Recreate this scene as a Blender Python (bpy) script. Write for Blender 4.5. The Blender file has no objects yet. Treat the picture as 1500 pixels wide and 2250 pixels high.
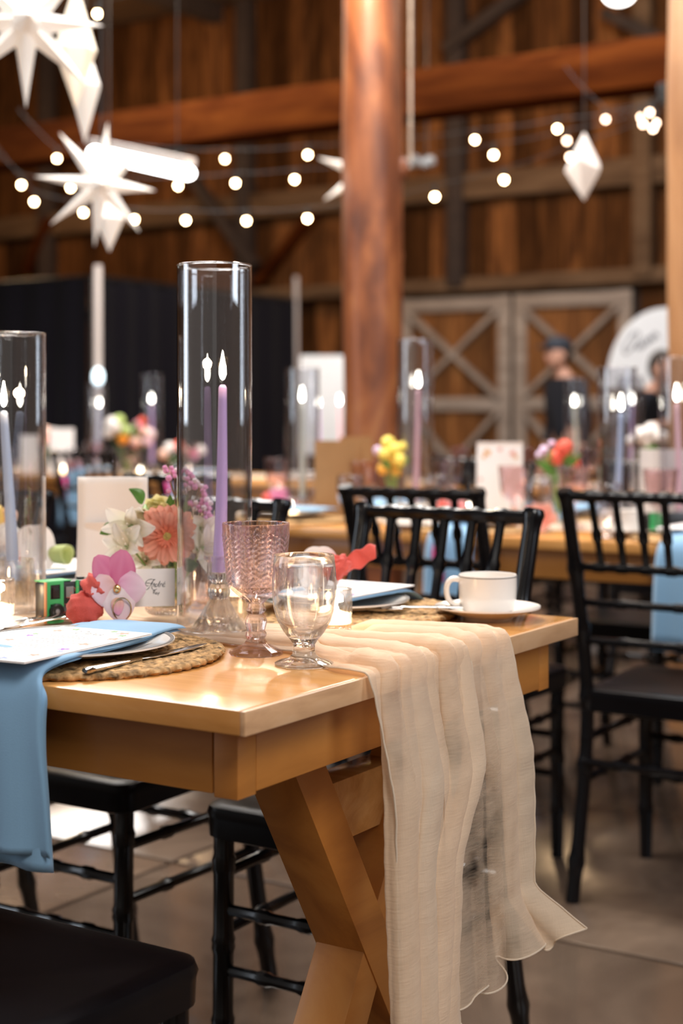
import bpy, bmesh, math, random
from math import sin, cos, pi, radians, sqrt, atan2
from mathutils import Vector, Matrix, Quaternion
random.seed(7)
S = bpy.context.scene
COL = S.collection

# ------------------------------------------------------------------ frame of reference
# x runs along the dining tables (to the right), y across them (away), z up; origin at the near corner of the first table
TH = radians(32.4); ST, CT = sin(TH), cos(TH)
F = 3309.0; HZ = 913.0; CAMZ = 1.065
CAMX = 0.1*CT + 1.553*ST
CAMY = 0.1*ST - 1.553*CT
def at(px, py, D):
    """point seen at pixel (px, py) at depth D metres"""
    X = (px-750.0)/F*D + 0.1; Y = D-1.553
    return Vector((CT*X - ST*Y, ST*X + CT*Y, CAMZ-(py-HZ)*D/F))
def on(px, D, z):
    p = at(px, 0, D); p.z = z; return p
def face_cam(p, extra=0.0):
    return atan2(CAMY-p.y, CAMX-p.x) + pi/2 + extra   # local -y looks at the camera

# ------------------------------------------------------------------ camera
cd = bpy.data.cameras.new('camera'); cam = bpy.data.objects.new('camera', cd); COL.objects.link(cam)
cam.location = (CAMX, CAMY, CAMZ); cam.rotation_euler = (pi/2, 0, TH)
cd.sensor_fit = 'HORIZONTAL'; cd.sensor_width = 36.0; cd.lens = F/1500*36.0
cd.shift_y = -212.0/1500.0
cd.clip_start = 0.05; cd.clip_end = 60
cd.dof.use_dof = True; cd.dof.focus_distance = 1.88; cd.dof.aperture_fstop = 4.7; cd.dof.aperture_blades = 0
S.camera = cam

# ------------------------------------------------------------------ world, lights, exposure
w = bpy.data.worlds.new('world'); S.world = w; w.use_nodes = True
w.node_tree.nodes['Background'].inputs[0].default_value = (1.0, 0.90, 0.82, 1)
w.node_tree.nodes['Background'].inputs[1].default_value = 0.27
S.view_settings.view_transform = 'Standard'; S.view_settings.look = 'None'
S.view_settings.gamma = 1.0; S.view_settings.exposure = 0.12; S.view_settings.use_curve_mapping = False
S.cycles.transparent_max_bounces = 40; S.cycles.max_bounces = 12; S.cycles.transmission_bounces = 12
S.cycles.glossy_bounces = 6; S.cycles.diffuse_bounces = 3; S.cycles.sample_clamp_indirect = 6.0
S.cycles.caustics_reflective = False
def lamp(name, kind, loc, power, color, size=0.5, sizey=None, aim=None, soft=0.05):
    ld = bpy.data.lights.new(name, kind); ld.energy = power; ld.color = color
    if kind == 'AREA':
        ld.shape = 'RECTANGLE'; ld.size = size; ld.size_y = sizey or size
    else: ld.shadow_soft_size = soft
    o = bpy.data.objects.new(name, ld); COL.objects.link(o); o.location = loc
    if aim is not None:
        o.rotation_euler = (Vector(aim)-Vector(loc)).to_track_quat('-Z', 'Y').to_euler()
    return o
WARM = (1.0, 0.80, 0.58); NEUT = (1.0, 0.955, 0.91); COOL = (0.78, 0.88, 1.0)
lamp('overhead_light', 'AREA', (2.2, -1.4, 3.6), 88, NEUT, 1.4, 1.4, aim=(0, 0.6, 0.5))
lamp('overhead_light', 'AREA', (-1.2, 1.2, 3.8), 88, NEUT, 1.2, 1.2, aim=(-1.2, 1.2, 0))
lamp('overhead_light', 'AREA', (-1.0, 4.2, 3.9), 110, NEUT, 1.4, 1.4, aim=(-1.0, 4.2, 0))
lamp('overhead_light', 'AREA', (-4.6, 5.0, 3.9), 120, NEUT, 1.4, 1.4, aim=(-4.6, 5.0, 0))
lamp('side_daylight', 'AREA', (-5.5, -2.2, 2.2), 60, COOL, 1.6, 2.4, aim=(0, 1.5, 0.8))
for lx, ly, lz, lp in [(-10.0, 9.4, 3.6, 55), (-7.2, 9.0, 4.3, 60), (-4.6, 9.2, 3.7, 40), (-3.0, 8.6, 4.6, 36)]:
    lamp('wall_warm_fill', 'POINT', (lx, ly, lz), lp, (1.0, 0.66, 0.36), soft=0.25)  # added warm fill points that colour the plank wall orange, no fixtures
for lx, ly, lz, lp in [(-4.5, 4.6, 1.9, 14), (-1.2, 4.9, 1.9, 14)]:
    lamp('warm_table_light', 'POINT', (lx, ly, lz+1.2), lp, (1.0, 0.74, 0.46), soft=0.2)  # warm point lights above the two far tables
lamp('overhead_light', 'AREA', (-2.3, 2.4, 3.9), 120, NEUT, 1.2, 1.2, aim=(-2.2, 1.9, 0))  # added overhead fill that brightens the aisle floor, no fitting behind it
lamp('overhead_light', 'AREA', (-2.0, 5.9, 4.3), 170, (.98, .96, .96), 1.4, 1.4, aim=(-3.2, 9.3, 1.0))  # added fill aimed at the arched sign and crossed doors
lamp('side_daylight', 'AREA', (3.0, 1.4, 2.0), 60, COOL, 1.2, 2.2, aim=(0, 1.4, .8))  # added cool side light for streaks on the glass, no window there
lamp('post_spot', 'POINT', at(690, -230, 5.2), 55, (1.0, 0.82, 0.6), soft=0.08)

# ------------------------------------------------------------------ materials
def newmat(name):
    m = bpy.data.materials.new(name); m.use_nodes = True
    nt = m.node_tree; b = nt.nodes['Principled BSDF']
    return m, nt, b
def plain(name, col, rough=0.5, metal=0.0, spec=0.5, coat=0.0, var=0.0, scale=20, bump=0.0, sheen=0.0, sub=0.0, trans=0.0):
    m, nt, b = newmat(name)
    b.inputs['Base Color'].default_value = (*col, 1); b.inputs['Roughness'].default_value = rough
    b.inputs['Metallic'].default_value = metal; b.inputs['Specular IOR Level'].default_value = spec
    b.inputs['Coat Weight'].default_value = coat; b.inputs['Sheen Weight'].default_value = sheen
    if sub: b.inputs['Subsurface Weight'].default_value = sub; b.inputs['Subsurface Radius'].default_value = (0.02, 0.012, 0.012); b.inputs['Subsurface Scale'].default_value = 0.5
    if trans: b.inputs['Transmission Weight'].default_value = trans
    if var or bump:
        tc = nt.nodes.new('ShaderNodeTexCoord'); n = nt.nodes.new('ShaderNodeTexNoise'); n.inputs['Scale'].default_value = scale; n.inputs['Detail'].default_value = 4
        nt.links.new(tc.outputs['Object'], n.inputs['Vector'])
        if var:
            mr = nt.nodes.new('ShaderNodeMapRange'); mr.inputs['From Min'].default_value = .3; mr.inputs['From Max'].default_value = .7
            mr.inputs['To Min'].default_value = 1-var; mr.inputs['To Max'].default_value = 1+var
            hs = nt.nodes.new('ShaderNodeHueSaturation'); hs.inputs['Color'].default_value = (*col, 1)
            nt.links.new(n.outputs['Fac'], mr.inputs['Value']); nt.links.new(mr.outputs[0], hs.inputs['Value'])
            nt.links.new(hs.outputs[0], b.inputs['Base Color'])
        if bump:
            bp = nt.nodes.new('ShaderNodeBump'); bp.inputs['Strength'].default_value = bump; bp.inputs['Distance'].default_value = 0.002
            nt.links.new(n.outputs['Fac'], bp.inputs['Height']); nt.links.new(bp.outputs[0], b.inputs['Normal'])
    return m
def wood(name, stops, axis='X', scale=6.0, stretch=10.0, rough=0.4, coat=0.0, rnd=0.0, bump=0.15, spec=0.5, warp=1.5):
    m, nt, b = newmat(name)
    tc = nt.nodes.new('ShaderNodeTexCoord'); mp = nt.nodes.new('ShaderNodeMapping')
    sc = {'X': (1, stretch, stretch), 'Y': (stretch, 1, stretch), 'Z': (stretch, stretch, 1)}[axis]
    mp.inputs['Scale'].default_value = sc
    nt.links.new(tc.outputs['Object'], mp.inputs['Vector'])
    oi = nt.nodes.new('ShaderNodeObjectInfo')
    mul = nt.nodes.new('ShaderNodeMath'); mul.operation = 'MULTIPLY'; mul.inputs[1].default_value = 37.0
    nt.links.new(oi.outputs['Random'], mul.inputs[0])
    add = nt.nodes.new('ShaderNodeVectorMath'); add.operation = 'ADD'
    nt.links.new(mp.outputs[0], add.inputs[0]); nt.links.new(mul.outputs[0], add.inputs[1])
    n = nt.nodes.new('ShaderNodeTexNoise'); n.inputs['Scale'].default_value = scale/4; n.inputs['Detail'].default_value = 6; n.inputs['Roughness'].default_value = .62; n.inputs['Distortion'].default_value = warp
    nt.links.new(add.outputs[0], n.inputs['Vector'])
    cr = nt.nodes.new('ShaderNodeValToRGB'); el = cr.color_ramp.elements
    el[0].position, el[0].color = stops[0][0], (*stops[0][1], 1); el[1].position, el[1].color = stops[-1][0], (*stops[-1][1], 1)
    for p, c in stops[1:-1]:
        e = el.new(p); e.color = (*c, 1)
    nt.links.new(n.outputs['Fac'], cr.inputs[0])
    out = cr.outputs[0]
    if rnd:
        hs = nt.nodes.new('ShaderNodeHueSaturation'); mr = nt.nodes.new('ShaderNodeMapRange')
        mr.inputs['To Min'].default_value = 1-rnd; mr.inputs['To Max'].default_value = 1+rnd
        nt.links.new(oi.outputs['Random'], mr.inputs['Value']); nt.links.new(mr.outputs[0], hs.inputs['Value'])
        nt.links.new(out, hs.inputs['Color']); out = hs.outputs[0]
    nt.links.new(out, b.inputs['Base Color'])
    b.inputs['Roughness'].default_value = rough; b.inputs['Coat Weight'].default_value = coat; b.inputs['Coat Roughness'].default_value = 0.12
    b.inputs['Specular IOR Level'].default_value = spec
    bp = nt.nodes.new('ShaderNodeBump'); bp.inputs['Strength'].default_value = bump; bp.inputs['Distance'].default_value = 0.003
    nt.links.new(n.outputs['Fac'], bp.inputs['Height']); nt.links.new(bp.outputs[0], b.inputs['Normal'])
    return m
def emit(name, col, strength):
    m, nt, b = newmat(name)
    b.inputs['Base Color'].default_value = (*col, 1)
    b.inputs['Emission Color'].default_value = (*col, 1); b.inputs['Emission Strength'].default_value = strength
    return m
def thin_glass(name, tint=(1, 1, 1), ior=1.5, boost=1.0):
    m, nt, b = newmat(name); nt.nodes.remove(b)
    out = nt.nodes['Material Output']
    tr = nt.nodes.new('ShaderNodeBsdfTransparent'); tr.inputs[0].default_value = (*tint, 1)
    gl = nt.nodes.new('ShaderNodeBsdfGlossy'); gl.inputs['Roughness'].default_value = 0.015
    # two-sided Fresnel: the same share is mirrored from either face of the thin wall
    geo = nt.nodes.new('ShaderNodeNewGeometry'); dt = nt.nodes.new('ShaderNodeVectorMath'); dt.operation = 'DOT_PRODUCT'
    ab = nt.nodes.new('ShaderNodeMath'); ab.operation = 'ABSOLUTE'; sb1 = nt.nodes.new('ShaderNodeMath'); sb1.operation = 'SUBTRACT'; sb1.inputs[0].default_value = 1; sb1.use_clamp = True
    pw = nt.nodes.new('ShaderNodeMath'); pw.operation = 'POWER'; pw.inputs[1].default_value = 3.2
    fr = nt.nodes.new('ShaderNodeMath'); fr.operation = 'MULTIPLY_ADD'; f0 = ((ior-1)/(ior+1))**2; fr.inputs[1].default_value = .75; fr.inputs[2].default_value = f0
    nt.links.new(geo.outputs['Incoming'], dt.inputs[0]); nt.links.new(geo.outputs['Normal'], dt.inputs[1]); nt.links.new(dt.outputs['Value'], ab.inputs[0])
    nt.links.new(ab.outputs[0], sb1.inputs[1]); nt.links.new(sb1.outputs[0], pw.inputs[0]); nt.links.new(pw.outputs[0], fr.inputs[0])
    mu = nt.nodes.new('ShaderNodeMath'); mu.operation = 'MULTIPLY'; mu.inputs[1].default_value = boost; mu.use_clamp = True
    mx = nt.nodes.new('ShaderNodeMixShader')
    nt.links.new(fr.outputs[0], mu.inputs[0]); nt.links.new(mu.outputs[0], mx.inputs[0])
    nt.links.new(tr.outputs[0], mx.inputs[1]); nt.links.new(gl.outputs[0], mx.inputs[2]); nt.links.new(mx.outputs[0], out.inputs[0])
    return m
def solid_glass(name, col=(1, 1, 1), rough=0.0, ior=1.47, mixthin=0.35, spark=0.0):
    """refracting glass that still lets part of the light straight through (pressed glassware)"""
    m, nt, b = newmat(name); nt.nodes.remove(b)
    out = nt.nodes['Material Output']
    g = nt.nodes.new('ShaderNodeBsdfGlass'); g.inputs['Color'].default_value = (*col, 1); g.inputs['Roughness'].default_value = rough; g.inputs['IOR'].default_value = ior
    tr = nt.nodes.new('ShaderNodeBsdfTransparent'); tr.inputs[0].default_value = (*col, 1)
    mx = nt.nodes.new('ShaderNodeMixShader'); mx.inputs[0].default_value = mixthin
    nt.links.new(g.outputs[0], mx.inputs[1]); nt.links.new(tr.outputs[0], mx.inputs[2]); nt.links.new(mx.outputs[0], out.inputs[0])
    return m
def attr_mat(name, rough=0.6, trans=0.15, back=None, bump=0.0):
    m, nt, b = newmat(name)
    a = nt.nodes.new('ShaderNodeAttribute'); a.attribute_name = 'Col'
    src = a.outputs['Color']
    if back:
        geo = nt.nodes.new('ShaderNodeNewGeometry'); mx = nt.nodes.new('ShaderNodeMix'); mx.data_type = 'RGBA'
        nt.links.new(geo.outputs['Backfacing'], mx.inputs['Factor']); nt.links.new(src, mx.inputs[6]); mx.inputs[7].default_value = (*back, 1)
        src = mx.outputs[2]
    nt.links.new(src, b.inputs['Base Color']); b.inputs['Roughness'].default_value = rough
    if trans:
        tl = nt.nodes.new('ShaderNodeBsdfTranslucent'); ms = nt.nodes.new('ShaderNodeMixShader'); ms.inputs[0].default_value = trans
        nt.links.new(src, tl.inputs[0]); nt.links.new(b.outputs[0], ms.inputs[1]); nt.links.new(tl.outputs[0], ms.inputs[2])
        nt.links.new(ms.outputs[0], nt.nodes['Material Output'].inputs[0])
    return m
def cloth(name, col, weave=900, alpha=1.0, rough=0.85, wr=0.3, trans=0.25):
    m, nt, b = newmat(name)
    b.inputs['Roughness'].default_value = rough; b.inputs['Sheen Weight'].default_value = 0.25; b.inputs['Base Color'].default_value = (*col, 1)
    tc = nt.nodes.new('ShaderNodeTexCoord')
    n = nt.nodes.new('ShaderNodeTexNoise'); n.inputs['Scale'].default_value = weave; n.inputs['Detail'].default_value = 2
    nt.links.new(tc.outputs['Object'], n.inputs['Vector'])
    bp = nt.nodes.new('ShaderNodeBump'); bp.inputs['Strength'].default_value = wr; bp.inputs['Distance'].default_value = 0.001
    nt.links.new(n.outputs['Fac'], bp.inputs['Height']); nt.links.new(bp.outputs[0], b.inputs['Normal'])
    tl = nt.nodes.new('ShaderNodeBsdfTranslucent'); tl.inputs[0].default_value = (*col, 1)
    ms = nt.nodes.new('ShaderNodeMixShader'); ms.inputs[0].default_value = trans
    nt.links.new(b.outputs[0], ms.inputs[1]); nt.links.new(tl.outputs[0], ms.inputs[2])
    nt.links.new(ms.outputs[0], nt.nodes['Material Output'].inputs[0])
    return m
def gauze_mat():
    m, nt, b = newmat('cream_gauze')
    N = nt.nodes.new; L = nt.links.new
    b.inputs['Base Color'].default_value = (0.96, 0.75, 0.54, 1); b.inputs['Roughness'].default_value = 0.9; b.inputs['Sheen Weight'].default_value = 0.2
    tc = N('ShaderNodeTexCoord')
    at_ = N('ShaderNodeAttribute'); at_.attribute_name = 'Col'
    # fine crinkle
    mp = N('ShaderNodeMapping'); mp.inputs['Scale'].default_value = (260, 420, 60); L(tc.outputs['Object'], mp.inputs[0])
    n1 = N('ShaderNodeTexNoise'); n1.inputs['Scale'].default_value = 1; n1.inputs['Detail'].default_value = 3; L(mp.outputs[0], n1.inputs['Vector'])
    mp2 = N('ShaderNodeMapping'); mp2.inputs['Scale'].default_value = (30, 45, 420); L(tc.outputs['Object'], mp2.inputs[0])
    n2 = N('ShaderNodeTexNoise'); n2.inputs['Scale'].default_value = 1; n2.inputs['Detail'].default_value = 2; L(mp2.outputs[0], n2.inputs['Vector'])
    ad = N('ShaderNodeMath'); ad.operation = 'ADD'; L(n1.outputs['Fac'], ad.inputs[0]); L(n2.outputs['Fac'], ad.inputs[1])
    bp = N('ShaderNodeBump'); bp.inputs['Strength'].default_value = 0.45; bp.inputs['Distance'].default_value = 0.0015
    L(ad.outputs[0], bp.inputs['Height']); L(bp.outputs[0], b.inputs['Normal'])
    # patches of open weave
    n3 = N('ShaderNodeTexNoise'); n3.inputs['Scale'].default_value = 9; n3.inputs['Detail'].default_value = 3; L(tc.outputs['Object'], n3.inputs['Vector'])
    cr = N('ShaderNodeMapRange'); cr.inputs['From Min'].default_value = .50; cr.inputs['From Max'].default_value = .68; cr.inputs['To Min'].default_value = 0.30; cr.inputs['To Max'].default_value = .55
    L(n3.outputs['Fac'], cr.inputs['Value'])
    th = N('ShaderNodeMapRange'); th.inputs['From Min'].default_value = .35; th.inputs['From Max'].default_value = .65; th.inputs['To Min'].default_value = 0.92; th.inputs['To Max'].default_value = 1.06
    L(n2.outputs['Fac'], th.inputs['Value'])
    mm = N('ShaderNodeMath'); mm.operation = 'MULTIPLY'; L(cr.outputs[0], mm.inputs[0]); L(th.outputs[0], mm.inputs[1])
    mm2 = N('ShaderNodeMath'); mm2.operation = 'MULTIPLY'; mm2.use_clamp = True; L(mm.outputs[0], mm2.inputs[0]); L(at_.outputs['Fac'], mm2.inputs[1])
    tl = N('ShaderNodeBsdfTranslucent'); tl.inputs[0].default_value = (0.95, 0.76, 0.56, 1)
    ms = N('ShaderNodeMixShader'); ms.inputs[0].default_value = 0.35; L(b.outputs[0], ms.inputs[1]); L(tl.outputs[0], ms.inputs[2])
    tr = N('ShaderNodeBsdfTransparent'); m2 = N('ShaderNodeMixShader')
    L(mm2.outputs[0], m2.inputs[0]); L(ms.outputs[0], m2.inputs[1]); L(tr.outputs[0], m2.inputs[2])
    L(m2.outputs[0], nt.nodes['Material Output'].inputs[0])
    return m
def concrete_mat():
    m, nt, b = newmat('polished_concrete'); N = nt.nodes.new; L = nt.links.new
    tc = N('ShaderNodeTexCoord')
    n = N('ShaderNodeTexNoise'); n.inputs['Scale'].default_value = 1.3; n.inputs['Detail'].default_value = 7; n.inputs['Roughness'].default_value = .6; n.inputs['Distortion'].default_value = .8
    L(tc.outputs['Object'], n.inputs['Vector'])
    cr = N('ShaderNodeValToRGB'); e = cr.color_ramp.elements
    e[0].position = .32; e[0].color = (.055, .034, .025, 1); e[1].position = .70; e[1].color = (.22, .155, .11, 1)
    k = e.new(.5); k.color = (.115, .077, .054, 1)
    L(n.outputs['Fac'], cr.inputs[0]); L(cr.outputs[0], b.inputs['Base Color'])
    n2 = N('ShaderNodeTexNoise'); n2.inputs['Scale'].default_value = 5; n2.inputs['Detail'].default_value = 3; L(tc.outputs['Object'], n2.inputs['Vector'])
    mr = N('ShaderNodeMapRange'); mr.inputs['To Min'].default_value = .07; mr.inputs['To Max'].default_value = .28; L(n2.outputs['Fac'], mr.inputs['Value'])
    L(mr.outputs[0], b.inputs['Roughness'])
    bp = N('ShaderNodeBump'); bp.inputs['Strength'].default_value = .12; bp.inputs['Distance'].default_value = .01
    L(n.outputs['Fac'], bp.inputs['Height']); L(bp.outputs[0], b.inputs['Normal'])
    return m

M = {}
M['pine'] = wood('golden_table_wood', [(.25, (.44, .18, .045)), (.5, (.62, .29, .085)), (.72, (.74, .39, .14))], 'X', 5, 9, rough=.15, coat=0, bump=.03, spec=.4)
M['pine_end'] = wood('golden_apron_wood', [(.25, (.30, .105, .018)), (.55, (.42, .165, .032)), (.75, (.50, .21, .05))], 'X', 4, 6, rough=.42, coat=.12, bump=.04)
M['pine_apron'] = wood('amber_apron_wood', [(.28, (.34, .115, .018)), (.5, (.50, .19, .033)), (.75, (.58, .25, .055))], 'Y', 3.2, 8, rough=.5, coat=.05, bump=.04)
M['pine_slab'] = wood('weathered_slab_edge', [(.2, (.42, .22, .11)), (.5, (.68, .40, .21)), (.8, (.80, .55, .34))], 'Y', 9, 3, rough=.32, coat=.3, bump=.12, warp=3)
M['board'] = wood('old_barn_board', [(.25, (.028, .012, .006)), (.48, (.11, .042, .014)), (.64, (.20, .078, .024)), (.85, (.26, .13, .055))], 'Z', 5, 7, rough=.8, rnd=.65, bump=.5, spec=.04)
M['beam'] = wood('red_brown_beam', [(.25, (.020, .005, .002)), (.5, (.055, .0135, .0035)), (.75, (.105, .029, .006))], 'X', 4, 8, rough=.9, bump=.3, spec=.0)
M['girt'] = wood('dusty_girt_wood', [(.2, (.06, .03, .014)), (.5, (.15, .085, .045)), (.8, (.24, .15, .085))], 'X', 4, 8, rough=.8, bump=.4, rnd=.3, spec=.2)
M['log'] = wood('varnished_log', [(.28, (.045, .012, .005)), (.45, (.13, .036, .011)), (.58, (.22, .068, .021)), (.78, (.38, .16, .05))], 'Z', 5, 2.6, rough=.48, coat=.08, bump=.3, warp=2.5)
M['log_pale'] = wood('pale_log', [(.25, (.20, .085, .035)), (.5, (.34, .165, .07)), (.75, (.46, .25, .12))], 'Z', 5, 2.6, rough=.45, bump=.3, warp=2.5)
M['grey_wood'] = wood('grey_weathered_wood', [(.2, (.20, .155, .13)), (.5, (.36, .29, .24)), (.8, (.50, .42, .36))], 'X', 5, 6, rough=.8, bump=.3, spec=.2)
M['door_panel'] = wood('door_panel_wood', [(.2, (.06, .022, .008)), (.5, (.19, .075, .022)), (.8, (.34, .15, .05))], 'Z', 5, 6, rough=.75, bump=.3, rnd=.4, spec=.2)
M['dark_wood'] = wood('dark_timber', [(.2, (.02, .012, .010)), (.8, (.06, .035, .025))], 'X', 5, 6, rough=.8, bump=.3)
M['black'] = plain('black_lacquer', (.003, .003, .004), rough=.2, spec=.4, var=.15, scale=30, bump=.05)
M['black_seat'] = plain('black_seat_lacquer', (.005, .0045, .0055), rough=.3, spec=.15, var=.2, scale=12)
M['drape'] = plain('black_drape', (.009, .008, .012), rough=.95, spec=.1, sheen=.05)
M['porcelain'] = plain('white_porcelain', (.88, .82, .76), rough=.12, coat=.4)
M['rimgrey'] = plain('grey_rim_line', (.10, .09, .085), rough=.4)
M['steel'] = plain('polished_steel', (.72, .69, .66), rough=.12, metal=1.0)
M['paper'] = plain('white_paper', (.90, .86, .84), rough=.8, spec=.2)
M['paper_pink'] = plain('warm_white_card', (.86, .80, .77), rough=.7, spec=.2)
M['kraft'] = plain('kraft_card', (.36, .19, .08), rough=.8, spec=.2, var=.05)
M['ink'] = plain('dark_ink', (.03, .03, .035), rough=.6)
M['ink_soft'] = plain('grey_ink', (.22, .22, .24), rough=.7)
M['ink_pale'] = plain('pale_grey_ink', (.36, .35, .36), rough=.7)
M['goldink'] = plain('gold_ink', (.75, .38, .12), rough=.6)
M['p_purple'] = plain('purple_print', (.36, .20, .52), rough=.8)
M['p_pink'] = plain('pink_print', (.78, .36, .30), rough=.8)
M['p_green'] = plain('green_print', (.25, .42, .20), rough=.8)
M['p_blue'] = plain('blue_print', (.30, .36, .62), rough=.8)
M['blue_cloth'] = cloth('dusty_blue_linen', (.27, .48, .70), weave=1100, trans=.1)
M['magenta_cloth'] = cloth('magenta_ribbon', (.60, .03, .20), weave=900, trans=.1)
M['coral_cloth'] = cloth('coral_frayed_ribbon', (.80, .13, .10), weave=700, wr=.7, trans=.2)
M['green_cloth'] = cloth('pale_green_ribbon', (.55, .62, .25), weave=700, wr=.5, trans=.3)
M['cream_cloth'] = cloth('cream_cloth', (.82, .68, .52), weave=700, wr=.5, trans=.3)
M['gauze'] = gauze_mat()
M['straw'] = plain('woven_seagrass', (.42, .25, .11), rough=.8, spec=.2, var=.75, scale=90, bump=1.0)
M['glass_tube'] = thin_glass('clear_tube_glass', (.97, .97, .975), 1.5, 2.5)
M['glass_tube_far'] = thin_glass('clear_tube_glass_far', (.96, .965, .98), 1.55, 1.8)
M['glass_rim'] = solid_glass('clear_rim_glass', (1, 1, 1), 0.0, 1.5, .2)
M['glass'] = solid_glass('clear_glass', (1, 1, 1), 0.0, 1.47, .22)
M['glass_ribbed'] = solid_glass('pressed_clear_glass', (1, .995, .985), 0.0, 1.4, .5)
M['glass_pink'] = solid_glass('pressed_pink_glass', (1.0, .94, .945), 0.0, 1.42, .5)
M['glass_far'] = thin_glass('thin_far_glass', (.93, .92, .93), 1.5, 1.5)
M['glass_far_pink'] = thin_glass('thin_far_pink_glass', (.95, .85, .85), 1.5, 1.5)
M['water'] = thin_glass('vase_water', (.93, .95, .90), 1.33, 1.0)
M['wax_purple'] = plain('lilac_wax', (.74, .52, .95), rough=.4)
M['wax_blue'] = plain('periwinkle_wax', (.58, .70, .96), rough=.4)
M['wax_pink'] = plain('pink_wax', (.94, .58, .66), rough=.4)
M['wax_sage'] = plain('sage_wax', (.74, .75, .64), rough=.4)
M['wax_white'] = plain('ivory_wax', (.85, .76, .62), rough=.4)
M['flame'] = emit('candle_flame', (1.0, .70, .36), 14)
M['flame_core'] = emit('candle_flame_core', (1.0, .93, .78), 30)
M['glow'] = emit('tealight_glow', (1.0, .70, .40), 7)
M['bulb'] = emit('lit_bulb', (1.0, .70, .38), 45)
M['bulb_dim'] = emit('dim_bulb', (1.0, .66, .45), 14)
M['tube'] = emit('fluorescent_tube', (1.0, .97, .95), 12)
M['pend'] = emit('pendant_glow', (1.0, .93, .88), 7)
M['cable'] = plain('black_cable', (.01, .01, .01), rough=.6)
M['starpaper'] = cloth('white_star_paper', (.90, .86, .84), weave=120, trans=.35, wr=.05)
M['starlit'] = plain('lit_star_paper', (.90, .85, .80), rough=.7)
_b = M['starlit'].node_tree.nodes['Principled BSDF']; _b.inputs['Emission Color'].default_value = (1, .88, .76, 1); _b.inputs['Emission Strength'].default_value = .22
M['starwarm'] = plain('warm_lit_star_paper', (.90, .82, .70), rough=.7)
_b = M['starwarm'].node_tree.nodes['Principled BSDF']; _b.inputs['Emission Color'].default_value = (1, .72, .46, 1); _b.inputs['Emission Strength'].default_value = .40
M['whiteboard'] = plain('white_board', (.82, .82, .82), rough=.5)
M['white_metal'] = plain('white_painted_metal', (.62, .55, .52), rough=.5)
M['blue_led'] = emit('cool_stage_light', (.75, .92, 1.0), 3.0)
M['green_plastic'] = plain('green_card_sleeve', (.06, .50, .16), rough=.35)
M['black_plastic'] = plain('black_plastic', (.012, .012, .012), rough=.35)
M['grey_plastic'] = plain('lens_grey', (.25, .25, .25), rough=.2)
M['orange_plastic'] = plain('orange_sleeve_edge', (.80, .34, .14), rough=.5)
M['leaf'] = plain('green_leaf', (.085, .22, .03), rough=.4, var=.25, scale=40)
M['leaf_dark'] = plain('dark_leaf', (.05, .13, .04), rough=.5, var=.2)
M['stem'] = plain('flower_stem', (.20, .33, .08), rough=.5)
M['twig'] = plain('thin_brown_stem', (.20, .13, .07), rough=.7)
M['petal'] = attr_mat('flower_petal', .55, .22)
M['tag'] = attr_mat('printed_orchid_card', .35, 0.0, back=(.86, .80, .77))
M['gold'] = plain('gold_wire', (.85, .55, .25), rough=.2, metal=1.0)
M['gyp'] = plain('pink_gypsophila', (.72, .30, .52), rough=.8, var=.3, scale=150)
M['gyp_w'] = plain('white_gypsophila', (.85, .72, .78), rough=.8, var=.2, scale=150)
M['skin'] = plain('skin', (.62, .33, .23), rough=.5)
M['hair'] = plain('dark_hair', (.025, .017, .013), rough=.6)
M['dark_fabric'] = plain('dark_clothing', (.010, .011, .018), rough=.9)
M['denim'] = plain('dark_trousers', (.015, .015, .02), rough=.9)
M['cap'] = plain('grey_blue_cap', (.03, .036, .05), rough=.8)
M['concrete'] = concrete_mat()
M['grout'] = plain('pale_joint_filler', (.24, .18, .13), rough=.6)
M['bucket'] = plain('dark_metal_bucket', (.05, .045, .045), rough=.25, metal=.8)
M['ceiling'] = wood('ceiling_boards', [(.2, (.05, .025, .012)), (.8, (.16, .08, .035))], 'X', 4, 6, rough=.9, bump=.2)
M['berry'] = plain('brown_dried_stem', (.16, .08, .04), rough=.8)

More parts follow.
